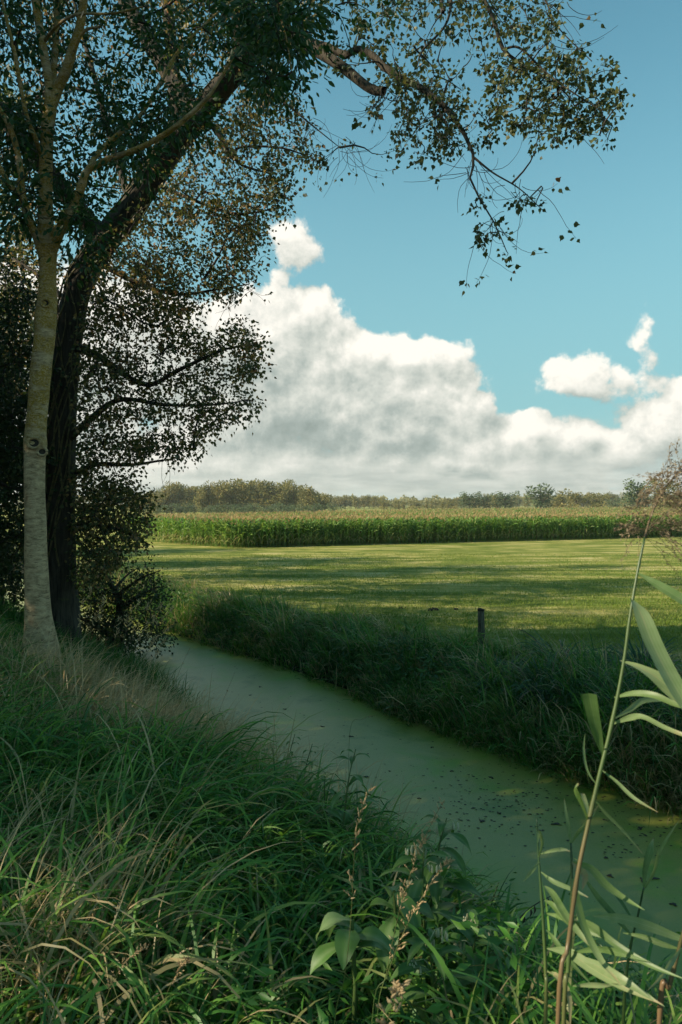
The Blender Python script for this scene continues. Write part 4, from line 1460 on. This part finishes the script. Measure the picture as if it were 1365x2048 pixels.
mb = MB()
box(mb, -19, -4, -6, 6, 0, 15)
mb.obj('wing', wallm, o, smooth=False)
mb = MB()
box(mb, -4, 6, -8, 6, 0, 17.5)
mb.obj('stair_tower', wallm, o, smooth=False)
mb = MB()
box(mb, 6, 18, -6, 6, 0, 16)
mb.obj('wing', wallm, o, smooth=False)
for (x0, x1, y, zt) in [(-18, -5, -6.05, 13.5), (-3, 5, -8.05, 16), (7, 17, -6.05, 14.5)]:
    mb = MB()
    z = 1.5
    while z < zt:
        box(mb, x0, x1, y - .1, y + .02, z, z + 1.4)
        z += 3
    mb.obj('window_band', glass, o, smooth=False)
mb = MB()
box(mb, 20, 34, 0, 12, 0, 10)
mb.obj('low_wing', plain_mat('yellow_render', (.5, .42, .25), (.56, .47, .3), scale=.2, bump=0), o, smooth=False)


# ------------------------------------------------------------------ near plants
def ribbon(mb, pts, widths, nrm=(0.15, -1, 0.45), n=14, tint=.5, fold=.18, mi=0, wave=0.0, tint2=None, cols=5):
    """folded leaf along a world-space curve; widths at the given points"""
    c = spline(np.column_stack([pts, widths]), n)
    w = np.maximum(c[:, 3], .0004)
    c = c[:, :3]
    tan = np.gradient(c, axis=0)
    tan /= np.linalg.norm(tan, axis=1)[:, None] + 1e-9
    nr_ = np.asarray(nrm, float)
    side = np.cross(tan, nr_)
    side /= np.linalg.norm(side, axis=1)[:, None] + 1e-9
    up = np.cross(side, tan)
    if wave:
        ph = rng.uniform(0, 6.28)
        wv_ = wave * np.sin(np.linspace(0, 9, n) + ph)[:, None] * w[:, None]
    else:
        wv_ = 0
    hw = w[:, None] * .5
    u_ = np.linspace(-1, 1, cols)
    v = np.stack([c + side * hw * k_ + up * (fold * hw * abs(k_) ** 1.5 - wv_ * k_) for k_ in u_], 1)
    b = np.arange(n - 1)[:, None] * cols + np.arange(cols - 1)[None]
    q = np.stack([b, b + 1, b + cols + 1, b + cols], -1).reshape(-1, 4)
    vein = np.where(np.arange(cols) % 2 == 1, -.07, .04) if cols > 5 else np.array([0, -.06, .12, -.06, 0])
    vein = vein + (np.arange(cols) == cols // 2) * .10
    tt = np.full((n, cols), tint) + vein[None] + rng.normal(0, .035, (n, 1))
    if tint2 is not None:
        tt = tt + (tint2 - tint) * np.linspace(0, 1, n)[:, None] ** 4
    mb.add(v.reshape(-1, 3), q, None, tt.ravel(), mi)


def px_ribbon(mb, rows, d0, d1, **kw):
    """rows (px,py,width px) with depth running d0..d1"""
    k = len(rows)
    ds = np.linspace(d0, d1, k)
    pts = np.array([P(a, b, d) for (a, b, _), d in zip(rows, ds)])
    w = np.array([c * .74 / F * d for (_, _, c), d in zip(rows, ds)])
    ribbon(mb, pts, w, **kw)


def reed(stem_rows, d0, d1, leaves, label, radii, nodes_at=(), tint=.5):
    ds = np.linspace(d0, d1, len(stem_rows))
    pts = np.array([P(a, b, d) for (a, b), d in zip(stem_rows, ds)])
    g = pts[0].copy()
    g[2] = float(terrain(g[0], g[1])) - .03
    g[0] -= .02
    pts = np.vstack([g, pts])
    o = empty('reed', g)
    tag(o, label, 'reed', 'reeds at the right')
    m_ = MB()
    c = spline(pts, 44)
    rr = np.interp(np.linspace(0, 1, 44), [0, .5, 1], radii)
    ti = np.clip(np.interp(np.linspace(0, 1, 44), [0, .35, .5, 1], [1.0, .85, .5, .25]) + tint - .5, 0, 1)
    # a slightly thicker joint at every node
    for j in range(5, 44, 7):
        rr[j] *= 1.22
    tube(m_, c - g, rr, 8, cap=True, tint=np.append(np.repeat(ti, 8), [.5, .5]))
    m_.obj('stem', M['stem'], o)
    for lf in leaves:
        m_ = MB()
        rows, da, db = lf[0], lf[1], lf[2]
        kw = lf[3] if len(lf) > 3 else {}
        px_ribbon(m_, rows, da, db, **{'tint': .42, 'wave': .06, 'cols': 13, 'n': 22, 'tint2': .95 if rng.random() < .4 else None, **kw})
        m_.v = [v - g for v in m_.v]
        m_.obj('leaf', M['reed'], o)
    return o, pts, g


big, bp_, bg_ = reed([(1120, 2060), (1140, 1900), (1158, 1760), (1178, 1660), (1200, 1560), (1226, 1450), (1248, 1335), (1262, 1230), (1275, 1150), (1290, 1075)], 1.10, 1.22, [
    ([(1276, 1146, 4), (1320, 1172, 26), (1365, 1200, 34), (1425, 1238, 20), (1460, 1260, 2)], 1.2, 1.1, {'tint': .45, 'nrm': (0.3, -1, .3)}),
    ([(1264, 1198, 8), (1282, 1225, 40), (1306, 1285, 54), (1336, 1345, 60), (1375, 1410, 50), (1430, 1480, 4)], 1.2, .98, {'tint': .62}),
    ([(1243, 1322, 3), (1275, 1333, 22), (1310, 1352, 46), (1352, 1385, 58), (1400, 1415, 48), (1460, 1440, 4)], 1.19, 1.0, {'tint': .66}),
    ([(1231, 1396, 3), (1268, 1388, 15), (1310, 1392, 18), (1360, 1412, 15), (1420, 1420, 3)], 1.18, 1.06, {'tint': .5}),
    ([(1232, 1438, 2), (1262, 1420, 14), (1290, 1402, 15), (1340, 1400, 10), (1380, 1398, 2)], 1.18, 1.26, {'tint': .6}),
    ([(1226, 1450, 3), (1262, 1437, 16), (1290, 1436, 15), (1330, 1456, 15), (1365, 1470, 11), (1420, 1490, 2)], 1.18, 1.05, {'tint': .6, 'tint2': 1.0}),
    ([(1208, 1512, 7), (1200, 1480, 22), (1190, 1438, 33), (1180, 1388, 40)], 1.17, 1.10, {'tint': .35, 'nrm': (-.5, -1, .1)}),
    ([(1203, 1540, 2), (1235, 1565, 9), (1270, 1598, 10), (1320, 1628, 1)], 1.17, 1.1, {'tint': .55}),
    ([(1190, 1600, 2), (1215, 1630, 9), (1250, 1665, 8), (1290, 1712, 1)], 1.16, 1.2, {'tint': .5}),
    ([(1198, 1575, 2), (1178, 1545, 6), (1170, 1505, 7), (1172, 1470, 1)], 1.16, 1.2, {'tint': .55}),
    ([(1182, 1650, 3), (1166, 1610, 14), (1152, 1580, 14), (1160, 1570, 6)], 1.15, 1.05, {'tint': .2}),
    ([(1180, 1648, 3), (1176, 1620, 14), (1168, 1590, 12)], 1.15, 1.2, {'tint': .65, 'tint2': .8}),
], 'tall reed with a drooping purple plume and broad leaves, highest plant at the right edge', [.0037, .0035, .0020])
# plume: strands sweep off the bent rachis
pl = MB()
rach = np.array([P(a, b, d) for a, b, d in [(1290, 1075, 1.22), (1303, 1030, 1.25), (1325, 985, 1.27), (1352, 950, 1.28), (1385, 930, 1.27), (1430, 935, 1.25)]])
rc = spline(rach, 40)
tube(pl, rc - bg_, np.linspace(.0022, .0008, 40), 5, tint=.3)
st = []
for k in range(180):
    i = int(rng.integers(0, 39))
    u = i / 39
    a0 = rc[i]
    L = rng.uniform(.06, .17) * (1 - .2 * u)
    g = rng.random()
    if g < .30:      # short ones thrown to the left
        dirv = np.array([-.8, rng.normal(0, .5), rng.uniform(-.1, .7)])
        L *= .55
    elif g < .86:    # the wind carries most of them to the right
        dirv = np.array([1.0, rng.normal(0, .5), rng.uniform(-.95, .35)])
    else:
        dirv = np.array([.8, rng.normal(0, .4), rng.uniform(.5, 1.3)])
    dirv /= np.linalg.norm(dirv)
    t = np.linspace(0, 1, 7)[:, None]
    q = a0[None] + dirv[None] * L * t + np.array([.015, 0, -rng.uniform(.01, .06)])[None] * t ** 2 + rng.normal(0, .0022, (7, 3)) * t
    st.append(q)
for k in range(26):  # upper tip strands that arch over
    a0 = rc[int(rng.integers(12, 39))]
    h_ = rng.uniform(.03, .09)
    t = np.linspace(0, 1, 7)
    w0 = rng.uniform(.01, .09)
    q = a0[None] + np.stack([-w0 * t * .3 + .0 * t, rng.normal(0, .02) * t, h_ * t], 1) + np.stack([w0 * t ** 3 * .9, 0 * t, -h_ * .25 * t ** 4], 1)
    st.append(q)
st = np.array(st)
tubes_batch(pl, st - bg_, np.interp(np.linspace(0, 1, 7), [0, .3, .8, 1], [.0003, .0004, .0004, .0002])[None] * np.ones((len(st), 1)), 3, tint=.4)
n_sp = 17
ti_ = rng.uniform(.25, 1, (len(st), n_sp)) * 5.99
i0 = ti_.astype(int)
w_ = (ti_ - i0)[..., None]
rI = np.arange(len(st))[:, None]
pos = st[rI, i0] * (1 - w_) + st[rI, i0 + 1] * w_
dr = st[rI, i0 + 1] - st[rI, i0]
dr /= np.linalg.norm(dr, axis=2)[..., None]
dr = dr + rng.normal(0, .42, dr.shape)
pos = pos + rng.normal(0, .0022, pos.shape)
nn = pos.reshape(-1, 3).shape[0]
scatter_leaves(pl, LEAF_LAN, pos.reshape(-1, 3) - bg_, dr.reshape(-1, 3), rng.uniform(.0045, .0085, nn), rng.uniform(0, 1, nn))
pl.obj('plume', M['plume'], big)

reed([(1095, 2060), (1095, 1950), (1090, 1850), (1084, 1770), (1080, 1715), (1076, 1640)], 1.30, 1.36, [
    ([(1090, 1775, 3), (1108, 1792, 18), (1132, 1832, 22), (1160, 1870, 16), (1195, 1910, 1)], 1.34, 1.2, {}),
    ([(1092, 1806, 3), (1108, 1815, 14), (1140, 1850, 15), (1180, 1880, 9), (1215, 1905, 1)], 1.33, 1.22, {}),
    ([(1094, 1832, 3), (1130, 1842, 14), (1180, 1868, 15), (1240, 1890, 1)], 1.33, 1.2, {}),
    ([(1096, 1866, 3), (1112, 1885, 12), (1140, 1925, 13), (1190, 1980, 1)], 1.32, 1.25, {}),
    ([(1098, 1904, 3), (1140, 1912, 24), (1190, 1945, 28), (1250, 1980, 20), (1332, 2018, 1)], 1.31, 1.1, {'tint': .62}),
    ([(1085, 1712, 2), (1105, 1706, 8), (1128, 1703, 9), (1146, 1708, 1)], 1.34, 1.3, {'tint': .6}),
    ([(1083, 1728, 2), (1068, 1745, 9), (1050, 1768, 1)], 1.34, 1.3, {'tint': .55}),
    ([(1081, 1718, 4), (1087, 1690, 9), (1080, 1668, 10), (1078, 1690, 2)], 1.34, 1.3, {'tint': .5}),
    ([(1084, 1748, 2), (1110, 1768, 12), (1150, 1785, 10), (1180, 1800, 2)], 1.34, 1.28, {'tint': .5}),
    ([(1098, 1950, 3), (1120, 1962, 15), (1142, 2000, 16), (1145, 2060, 3)], 1.3, 1.18, {'tint': .8}),
], 'thin green reed shoot, leftmost of the reeds, with an upright folded tip', [.0042, .003, .0012], tint=.2)
reed([(1132, 2060), (1140, 1950), (1146, 1850), (1147, 1760), (1145, 1690)], 1.22, 1.28, [
    ([(1145, 1692, 4), (1140, 1660, 11), (1134, 1625, 7), (1131, 1600, 1)], 1.28, 1.3, {'tint': .55}),
    ([(1146, 1690, 4), (1160, 1668, 15), (1176, 1650, 16), (1202, 1610, 1)], 1.28, 1.2, {'tint': .55}),
    ([(1150, 1728, 4), (1185, 1742, 20), (1215, 1775, 24), (1250, 1800, 15), (1294, 1826, 1)], 1.27, 1.12, {}),
    ([(1147, 1755, 4), (1156, 1800, 20), (1172, 1860, 22), (1205, 1925, 18), (1245, 1975, 1)], 1.27, 1.1, {}),
    ([(1150, 1728, 10), (1160, 1745, 24), (1172, 1758, 22), (1168, 1786, 1)], 1.27, 1.22, {'tint': .85}),
    ([(1150, 1912, 4), (1200, 1905, 18), (1240, 1912, 17), (1300, 1930, 1)], 1.25, 1.12, {}),
    ([(1150, 1838, 4), (1190, 1860, 20), (1235, 1895, 18), (1300, 1935, 14), (1380, 1968, 1)], 1.26, 1.08, {}),
    ([(1150, 1915, 3), (1200, 1940, 24), (1250, 1968, 24), (1335, 2022, 1)], 1.25, 1.1, {'tint': .65}),
    ([(1150, 1980, 3), (1185, 1978, 14), (1215, 1978, 13), (1245, 1975, 1)], 1.24, 1.15, {'tint': .7}),
], 'leafy green reed whose leaves all point to the lower right, middle of the reeds', [.0045, .0035, .0018], tint=.25)
reed([(1252, 2060), (1256, 1980), (1266, 1900), (1280, 1840), (1292, 1780)], 1.75, 1.7, [
    ([(1292, 1786, 4), (1294, 1745, 16), (1304, 1705, 18), (1311, 1680, 1)], 1.7, 1.75, {'tint': .25}),
    ([(1294, 1782, 4), (1312, 1748, 12), (1325, 1702, 10), (1365, 1640, 1)], 1.7, 1.6, {'tint': .5}),
    ([(1190, 1838, 3), (1240, 1842, 22), (1300, 1858, 26), (1370, 1885, 14), (1420, 1900, 1)], 1.6, 1.5, {'tint': .6}),
    ([(1270, 1880, 4), (1235, 1840, 16), (1200, 1800, 16), (1165, 1750, 1)], 1.72, 1.85, {'tint': .2}),
    ([(1276, 1856, 3), (1240, 1800, 12), (1200, 1755, 12), (1150, 1720, 1)], 1.72, 1.95, {'tint': .2}),
], 'dark green reed shoot with two upright leaves, right of the leafy reed', [.005, .0035, .002], tint=.1)
reed([(1325, 2060), (1345, 1980), (1365, 1900), (1390, 1800)], 1.2, 1.2, [
    ([(1365, 1905, 3), (1330, 1895, 14), (1290, 1880, 12), (1250, 1872, 1)], 1.2, 1.3, {'tint': .5}),
    ([(1370, 1900, 3), (1350, 1930, 14), (1330, 1960, 10), (1300, 1990, 1)], 1.2, 1.1, {'tint': .65}),
], 'orange stemmed reed cut by the lower right corner', [.005, .004, .002], tint=.9)


# ------------------------------------------------------------------ broad leaved herbs
def broad_leaf(mb, p0, head, L, Wd, rise, tint=.5):
    """ovate leaf rising from p0 and arching over"""
    t = np.linspace(0, 1, 7)
    th = (pi / 2 - rise) + 1.5 * t ** 1.3
    ds = L / 6
    r = np.concatenate([[0], np.cumsum(np.sin(th[1:]) * ds)])
    z = np.concatenate([[0], np.cumsum(np.cos(th[1:]) * ds)])
    pts = np.stack([p0[0] + cos(head) * r, p0[1] + sin(head) * r, p0[2] + z], 1)
    w = Wd * np.array([.10, .45, .88, 1.0, .82, .45, .03])
    ribbon(mb, pts, w, nrm=(0.02, 0.03, 1), n=13, tint=tint, fold=.25, wave=.10)


def comfrey(px, py_top, d, h, nl, label, name='comfrey', lean=(0, 0), flowers=True, Lf=.20, Wf=.06):
    nl, Lf, Wf = nl + 4, Lf * 1.1, Wf * .95
    top = P(px, py_top, d)
    b = np.array([top[0] - lean[0], top[1] - lean[1], 0.0])
    b[2] = float(terrain(b[0], b[1]))
    h = top[2] - b[2]
    o = empty(name, b)
    tag(o, label, 'herb')
    m_ = MB()
    c = spline([(0, 0, -.03), (lean[0] * .3 + .01, lean[1] * .3, h * .4), (lean[0] * .65, lean[1] * .65, h * .75), (lean[0], lean[1], h)], 20)
    tube(m_, c, np.linspace(.006, .0022, 20), 7, tint=.4)
    m_.obj('stem', M['stem'], o)
    for k in range(nl):
        u = .12 + .86 * k / (nl - 1)
        p0 = c[int(u * 19)]
        m_ = MB()
        sc = np.interp(u, [0, .3, 1], [1.5, 1.2, .55])
        broad_leaf(m_, p0, k * 2.4 + rng.normal(0, .4), Lf * sc * rng.uniform(.85, 1.1), Wf * sc, rng.uniform(.3, .9), tint=rng.uniform(.35, .65))
        m_.obj('leaf', M['herb'], o)
    if flowers:
        for k in range(3):
            p0 = c[int((.66 + .16 * k) * 19)]
            a = rng.uniform(0, 6.28)
            m_ = MB()
            e = p0 + np.array([cos(a) * .05, sin(a) * .05, .02])
            tube(m_, [p0, (p0 + e) / 2 + (0, 0, .015), e], [.0018, .0014, .001], 5, tint=.1)
            for j in range(7):
                q0 = e + np.array([rng.normal(0, .012), rng.normal(0, .012), -.004])
                tube(m_, [q0, q0 + (0, 0, -.007), q0 + (rng.normal(0, .002), 0, -.018), q0 + (0, 0, -.024)], [.0012, .0032, .0042, .0030], 6, tint=rng.uniform(.2, 1))
            m_.obj('flower_cluster', M['flower'], o)
    return o


comfrey(895, 1640, 2.7, 0, 12, 'tall leafy herb with hanging cream bells at the edge of the green water', lean=(.10, .05), Lf=.20, Wf=.062)
comfrey(850, 1700, 2.5, 0, 11, 'leafy herb with cream bells, left of the tallest one', lean=(.02, .04), Lf=.2, Wf=.06)
comfrey(960, 1860, 2.25, 0, 10, 'lower herb with three hanging clusters of cream bells, right of the seed heads', lean=(.05, .02), Lf=.19, Wf=.055)
comfrey(860, 1880, 2.05, 0, 9, 'short leafy herb between the tan seed heads and the lower bells', lean=(-.02, .0), Lf=.17, Wf=.05)
comfrey(712, 1500, 3.4, 0, 11, 'leafy weed rising against the pale duckweed near the centre', name='leafy_weed', lean=(.10, .10), flowers=False, Lf=.16, Wf=.045)
comfrey(650, 1560, 3.5, 0, 9, 'bushy weed left of the one that stands against the duckweed', name='leafy_weed', lean=(.0, .05), flowers=False, Lf=.13, Wf=.04)
comfrey(1000, 1770, 3.0, 0, 9, 'small narrow leaved weed over the water, right of the bell flowers', name='leafy_weed', lean=(.1, .05), flowers=False, Lf=.08, Wf=.02)


for px, py, d, lab in [(328, 1385, 6.6, 'small bushy weed at the upper left edge of the pale duckweed'), (455, 1440, 6.0, 'small weed against the duckweed, right of the dry grass'),
                       (590, 1470, 5.2, 'weed with narrow leaves over the middle of the near water edge'), (625, 1490, 4.8, 'low weed just left of the leafy one that stands against the duckweed'),
                       (540, 1490, 5.3, 'low leafy weed on the near water edge, left of the narrow leaved one')]:
    comfrey(px, py, d, 0, 10, lab, name='leafy_weed', lean=(.12, .08), flowers=False, Lf=.11, Wf=.035)


def rosette(px, py, d, n, L, Wd, label, tint=.6):
    q = P(px, py, d)
    b = np.array([q[0], q[1], float(terrain(q[0], q[1]))])
    o = empty('dock', b)
    tag(o, label, 'herb')
    up = max(.06, q[2] - b[2])
    m_ = MB()
    tube(m_, [(0, 0, -.03), (.01, 0, up * .5), (0, 0.01, up)], [.008, .007, .005], 7, tint=.4)
    m_.obj('stem', M['stem'], o)
    for k in range(n):
        m_ = MB()
        broad_leaf(m_, np.array([0, 0.01, up * rng.uniform(.75, 1.0)]), k * 6.28 / n + rng.normal(0, .25), L * rng.uniform(.8, 1.15), Wd * rng.uniform(.85, 1.1), rng.uniform(.1, .6), tint=tint + rng.normal(0, .1))
        m_.obj('leaf', M['herb'], o)


rosette(705, 1850, 2.05, 8, .15, .07, 'broad pale leaved dock at the bottom centre, left of the tan seed heads', .6)
rosette(790, 1790, 2.3, 6, .18, .08, 'broad leaved dock between the bell flowers and the long grass', .6)
rosette(35, 1470, 4.6, 7, .34, .20, 'big dark leaved dock at the left edge below the pale trunk', .15)
rosette(100, 1450, 5.0, 6, .30, .16, 'dark leaved dock right of the big one at the left edge', .1)
rosette(520, 1560, 4.2, 6, .18, .09, 'dark leaved dock low in the grass left of the centre', .2)
rosette(1240, 1190 + 780, 2.2, 5, .16, .05, 'narrow leaved dock in the grass under the reeds', .4)


# ------------------------------------------------------------------ seed heads
def drop(mb, p, d, L, w, tint):
    d = d / (np.linalg.norm(d) + 1e-9)
    tube(mb, [p, p + d * L * .3, p + d * L * .65, p + d * L], [w * .25, w, w * .75, w * .08], 5, tint=tint)


def seed_stalk(rows, d, r, label, cat='grass stalk', nspk=34, frac=.55, L=.012, w=.0022, br=.035, group=None, tint=(.3, 1), name='seed_stalk'):
    pts = np.array([P(a, b, d + (0 if len(rest) == 0 else rest[0])) for a, b, *rest in rows])
    g = pts[0].copy()
    g[2] = float(terrain(g[0], g[1])) - .02
    if pts[0][2] > g[2] + .05:
        pts = np.vstack([g, pts])
    else:
        g = pts[0].copy()
    o = empty(name, g)
    tag(o, label, cat, group)
    c = spline(pts, 36)
    m_ = MB()
    tube(m_, c - g, np.linspace(r, r * .35, 36), 5, tint=np.repeat(np.linspace(.35, .95, 36), 5))
    m_.obj('stem', M['stem'], o)
    h = MB()
    i0 = int(36 * (1 - frac))
    k = 0
    while k < nspk:
        i = rng.integers(i0, 36)
        a = rng.uniform(0, 6.28)
        u = (i - i0) / (36 - i0)
        Lb = br * (1 - .75 * u) * rng.uniform(.3, 1)
        tn_ = c[min(i + 1, 35)] - c[i - 1]
        tn_ /= np.linalg.norm(tn_)
        sd_ = np.array([cos(a), sin(a) * .8, .2])
        dv = sd_ * .8 + tn_ * .7
        dv /= np.linalg.norm(dv)
        e = c[i] + dv * Lb
        if Lb > .008:
            tube(h, [c[i] - g, (c[i] + e) / 2 - g, e - g], [r * .3, r * .25, r * .2], 3, tint=.5)
        for j in range(rng.integers(2, 5)):
            drop(h, e - g - dv * j * L * .55 + rng.normal(0, L * .12, 3), dv + rng.normal(0, .3, 3), L * rng.uniform(.7, 1.2), w, rng.uniform(*tint))
            k += 1
    h.obj('seed_head', M['seed'], o)


seed_stalk([(670, 2060), (690, 1960), (702, 1850), (708, 1740), (716, 1650), (745, 1570)], 1.75, .0013, 'thin stalk with a narrow tan seed head, leftmost of the tan ones in front', nspk=60, frac=.42, L=.011, w=.0018, br=.028)
seed_stalk([(755, 2060), (775, 1950), (795, 1850), (820, 1760), (850, 1680), (885, 1610)], 1.62, .0014, 'stalk with the fullest tan seed head, leaning right over the bell flowers', nspk=120, frac=.45, L=.010, w=.0017, br=.026)
seed_stalk([(745, 2060), (775, 1960), (805, 1880), (840, 1810), (885, 1740), (905, 1722)], 1.45, .0013, 'stalk with a loose tan seed head, lower right of the fullest one', nspk=80, frac=.6, L=.010, w=.0016, br=.026)
seed_stalk([(745, 2150), (770, 2070), (790, 2010), (805, 1975)], 1.15, .0014, 'pale bushy seed head at the bottom edge of the photo', nspk=80, frac=.6, L=.013, w=.0025, br=.035, tint=(.5, 1))
seed_stalk([(190, 2100), (215, 1990), (250, 1930), (290, 1900)], 1.7, .0012, 'greenish bent seed head low in the grass at the bottom left', nspk=70, frac=.5, L=.009, w=.0015, br=.02, tint=(.2, .7))
seed_stalk([(300, 2100), (330, 2000), (355, 1950), (375, 1925)], 1.6, .0012, 'small tufted seed head in the grass at the bottom, left of the middle', nspk=60, frac=.4, L=.009, w=.0016, br=.022, tint=(.3, .7))
seed_stalk([(225, 1800), (232, 1740), (236, 1680), (238, 1655)], 2.4, .0013, 'straw coloured seed head at the left among dry leaves', nspk=60, frac=.3, L=.012, w=.002, br=.012)
sk = [(155, 1300, 165, 1200), (170, 1310, 200, 1215), (190, 1310, 210, 1195), (230, 1320, 265, 1215), (250, 1320, 300, 1205), (260, 1330, 330, 1200), (270, 1330, 345, 1215), (240, 1320, 285, 1190),
      (275, 1340, 350, 1245), (225, 1320, 240, 1230), (180, 1300, 180, 1180), (255, 1330, 310, 1235), (285, 1340, 322, 1260), (300, 1350, 335, 1270)]
for (x0, y0, x1, y1) in sk:
    seed_stalk([(x0, y0), ((x0 * .6 + x1 * .4), y0 * .45 + y1 * .55), (x1, y1)], rng.uniform(6.6, 7.4), .0022, 'dry grass stalk with a pale seed head just right of the pale trunk', nspk=26, frac=.38, L=.03, w=.0045, br=.04,
               group='dry stalks beside the pale trunk', tint=(.5, 1))
for (rows, lab) in [([(420, 1500), (440, 1420), (470, 1345)], 'thin reddish stalk crossing the pale duckweed, left one'), ([(330, 1420), (360, 1340), (378, 1300)], 'thin reddish stalk at the upper edge of the duckweed'), ([(700, 1470), (725, 1440), (752, 1432)], 'bent tan stalk hanging over the duckweed near the centre')]:
    seed_stalk(rows, 5.2, .0016, lab, nspk=10, frac=.3, L=.012, w=.002, br=.01)

# dead twig with hanging dry leaves over the water
tb = P(1000, 1900, 2.6)
o = empty('dead_twig', tb)
tag(o, 'dark dead twig with small hanging dry leaves, low over the water', 'twig')
mb = MB()
c = spline([P(985, 1925, 2.6), P(1020, 1870, 2.65), P(1060, 1825, 2.7), P(1100, 1800, 2.75), P(1118, 1795, 2.75)], 24)
tube(mb, c - tb, np.linspace(.004, .001, 24), 6)
gb = c[0].copy()
gb[2] = float(terrain(gb[0], gb[1]))
tube(mb, [gb - tb, c[0] - tb], [.005, .004], 6)
mb.obj('branch', M['twig'], o)
for k in range(11):
    i = 8 + int(k * 1.4)
    m_ = MB()
    ribbon(m_, np.array([c[i], c[i] + (.004, 0, -.02), c[i] + (.0, 0.01, -.045)]) - tb, [.003, .012, .001], n=7, tint=.1, nrm=(.5, -1, 0))
    m_.obj('leaf', M['deadleaf'], o)

# ------------------------------------------------------------------ things floating on the duckweed
def dleaf_mesh(s):
    r = np.random.default_rng(s)
    n = 11
    a = np.linspace(0, 2 * pi, n, endpoint=False)
    rad = 1 + .35 * np.sin(a * 3 + r.uniform(0, 6)) + r.normal(0, .13, n)
    v = [(0, 0, .12)] + [(rad[i] * cos(a[i]), .65 * rad[i] * sin(a[i]), .10 + r.normal(0, .12)) for i in range(n)]
    v += [(x, y, z - .08) for x, y, z in v]
    f = [(0, 1 + i, 1 + (i + 1) % n) for i in range(n)] + [(n + 1, n + 2 + (i + 1) % n, n + 2 + i) for i in range(n)]
    q = [(1 + i, n + 2 + i, n + 2 + (i + 1) % n, 1 + (i + 1) % n) for i in range(n)]
    m_ = MB()
    m_.add(v, q, f, .5)
    return m_.mesh('dead_leaf', M['deadleaf'])


dl = [dleaf_mesh(s) for s in range(5)]


def float_leaf(px, py, size, label):
    d = (CZ - WZ) * F / (py - YH)
    q = P(px, py, d)
    if abs(ditch_s(q[0], q[1])) > 1.6:
        return
    o = bpy.data.objects.new('dead_leaf', dl[rng.integers(0, 5)])
    o.location = (q[0], q[1], WZ + .004)
    sz = size / F * d
    o.scale = (sz, sz, min(sz, .03))
    o.rotation_euler = (0, 0, rng.uniform(0, 6.28))
    link(o)
    tag(o, label, 'dead leaf', 'dead leaves floating on the duckweed')


for (px, py, sz) in [(702, 1475, 5), (733, 1556, 6), (965, 1646, 7), (1001, 1630, 5), (1116, 1652, 9), (985, 1558, 5), (1225, 1757, 7), (1290, 1766, 8), (1312, 1762, 9), (1352, 1815, 7), (1285, 1660, 7), (865, 1497, 4),
                     (645, 1455, 4), (570, 1420, 4), (520, 1375, 4), (500, 1392, 3.5), (1062, 1632, 4), (840, 1600, 4), (780, 1545, 3), (905, 1545, 4), (1350, 1625, 6), (1215, 1720, 5)]:
    float_leaf(px, py, sz, {(1116, 1652): 'brown curled leaf floating right of centre on the duckweed, the largest one', (965, 1646): 'dark leaf floating alone on the pale middle of the duckweed',
                            (733, 1556): 'dark leaf floating just above the leftmost tan seed head'}.get((px, py), 'small dark leaf floating on the green duckweed'))
mb = MB()
n = 700
a = np.stack([rng.normal(1010, 110, n), rng.normal(1590, 45, n)], 1)
a[:180] = np.stack([rng.uniform(420, 900, 180), rng.uniform(1330, 1560, 180)], 1)
a[180:330] = np.stack([rng.uniform(1200, 1400, 150), rng.uniform(1600, 1720, 150)], 1)
for (px, py) in a:
    d = (CZ - WZ) * F / max(py - YH, 200)
    q = P(px, py, d)
    if abs(ditch_s(q[0], q[1])) > 1.55:
        continue
    sz = rng.uniform(.008, .026)
    an = rng.uniform(0, 6.28)
    k = 6
    th = np.linspace(0, 2 * pi, k, endpoint=False) + an
    v = [(q[0] + sz * rng.uniform(.5, 1.2) * cos(t), q[1] + sz * .7 * rng.uniform(.5, 1.2) * sin(t), WZ + .003 + rng.uniform(0, .004)) for t in th]
    mb.add(v, None, [(0, i, i + 1) for i in range(1, k - 1)], .2)
tag(mb.obj('floating_debris', M['deadleaf']), 'fine dark plant debris scattered on the duckweed', 'debris', kind='stuff')

# earth clods on the meadow's edge
for (px, py, sz, lab) in [(866, 1221, 9, 'dark earth clod on the meadow, largest of the three left of the post'), (915, 1219, 6, 'dark earth clod on the meadow nearest the post'), (806, 1217, 5, 'small dark earth clod on the meadow, farthest left from the post')]:
    d = CZ * F / (py - YH)
    q = P(px, py, d)
    m_ = MB()
    for j in range(9):
        c_ = rng.normal(0, .5, 3) * sz / F * d * np.array([1.3, 1, .25])
        rr = sz / F * d * rng.uniform(.25, .5)
        tube(m_, [c_ + (0, 0, -rr), c_ + (0, 0, -rr * .5), c_ + (0, 0, rr * .2), c_ + (0, 0, rr * .7)], [rr * .8, rr, rr * .8, rr * .1], 7)
    o = m_.obj('earth_clod', M['soil'])
    o.location = (q[0], q[1], .02)
    tag(o, lab, 'clod')

# ------------------------------------------------------------------ light haze over the polder
hz = bpy.data.materials.new('pale_air')
hz.use_nodes = True
T = NT(hz.node_tree)
T.n.clear()
pvn = T.add('ShaderNodeVolumePrincipled', {'Color': (0.93, 0.95, 0.88, 1), 'Density': HAZE, 'Anisotropy': 0.3})
T.add('ShaderNodeOutputMaterial', {'Volume': pvn.outputs[0]})
hm = MB()
lo_, hi_ = GX.min() - 40, GX.max() + 40
box(hm, lo_, hi_, GY.min() - 40, GY.max() + 700, -2.0, 34.0)
hm.q = [q_ for q_ in hm.q]
tag(hm.obj('haze', hz, smooth=False), 'faint pale haze over the distant fields', 'haze', kind='stuff')
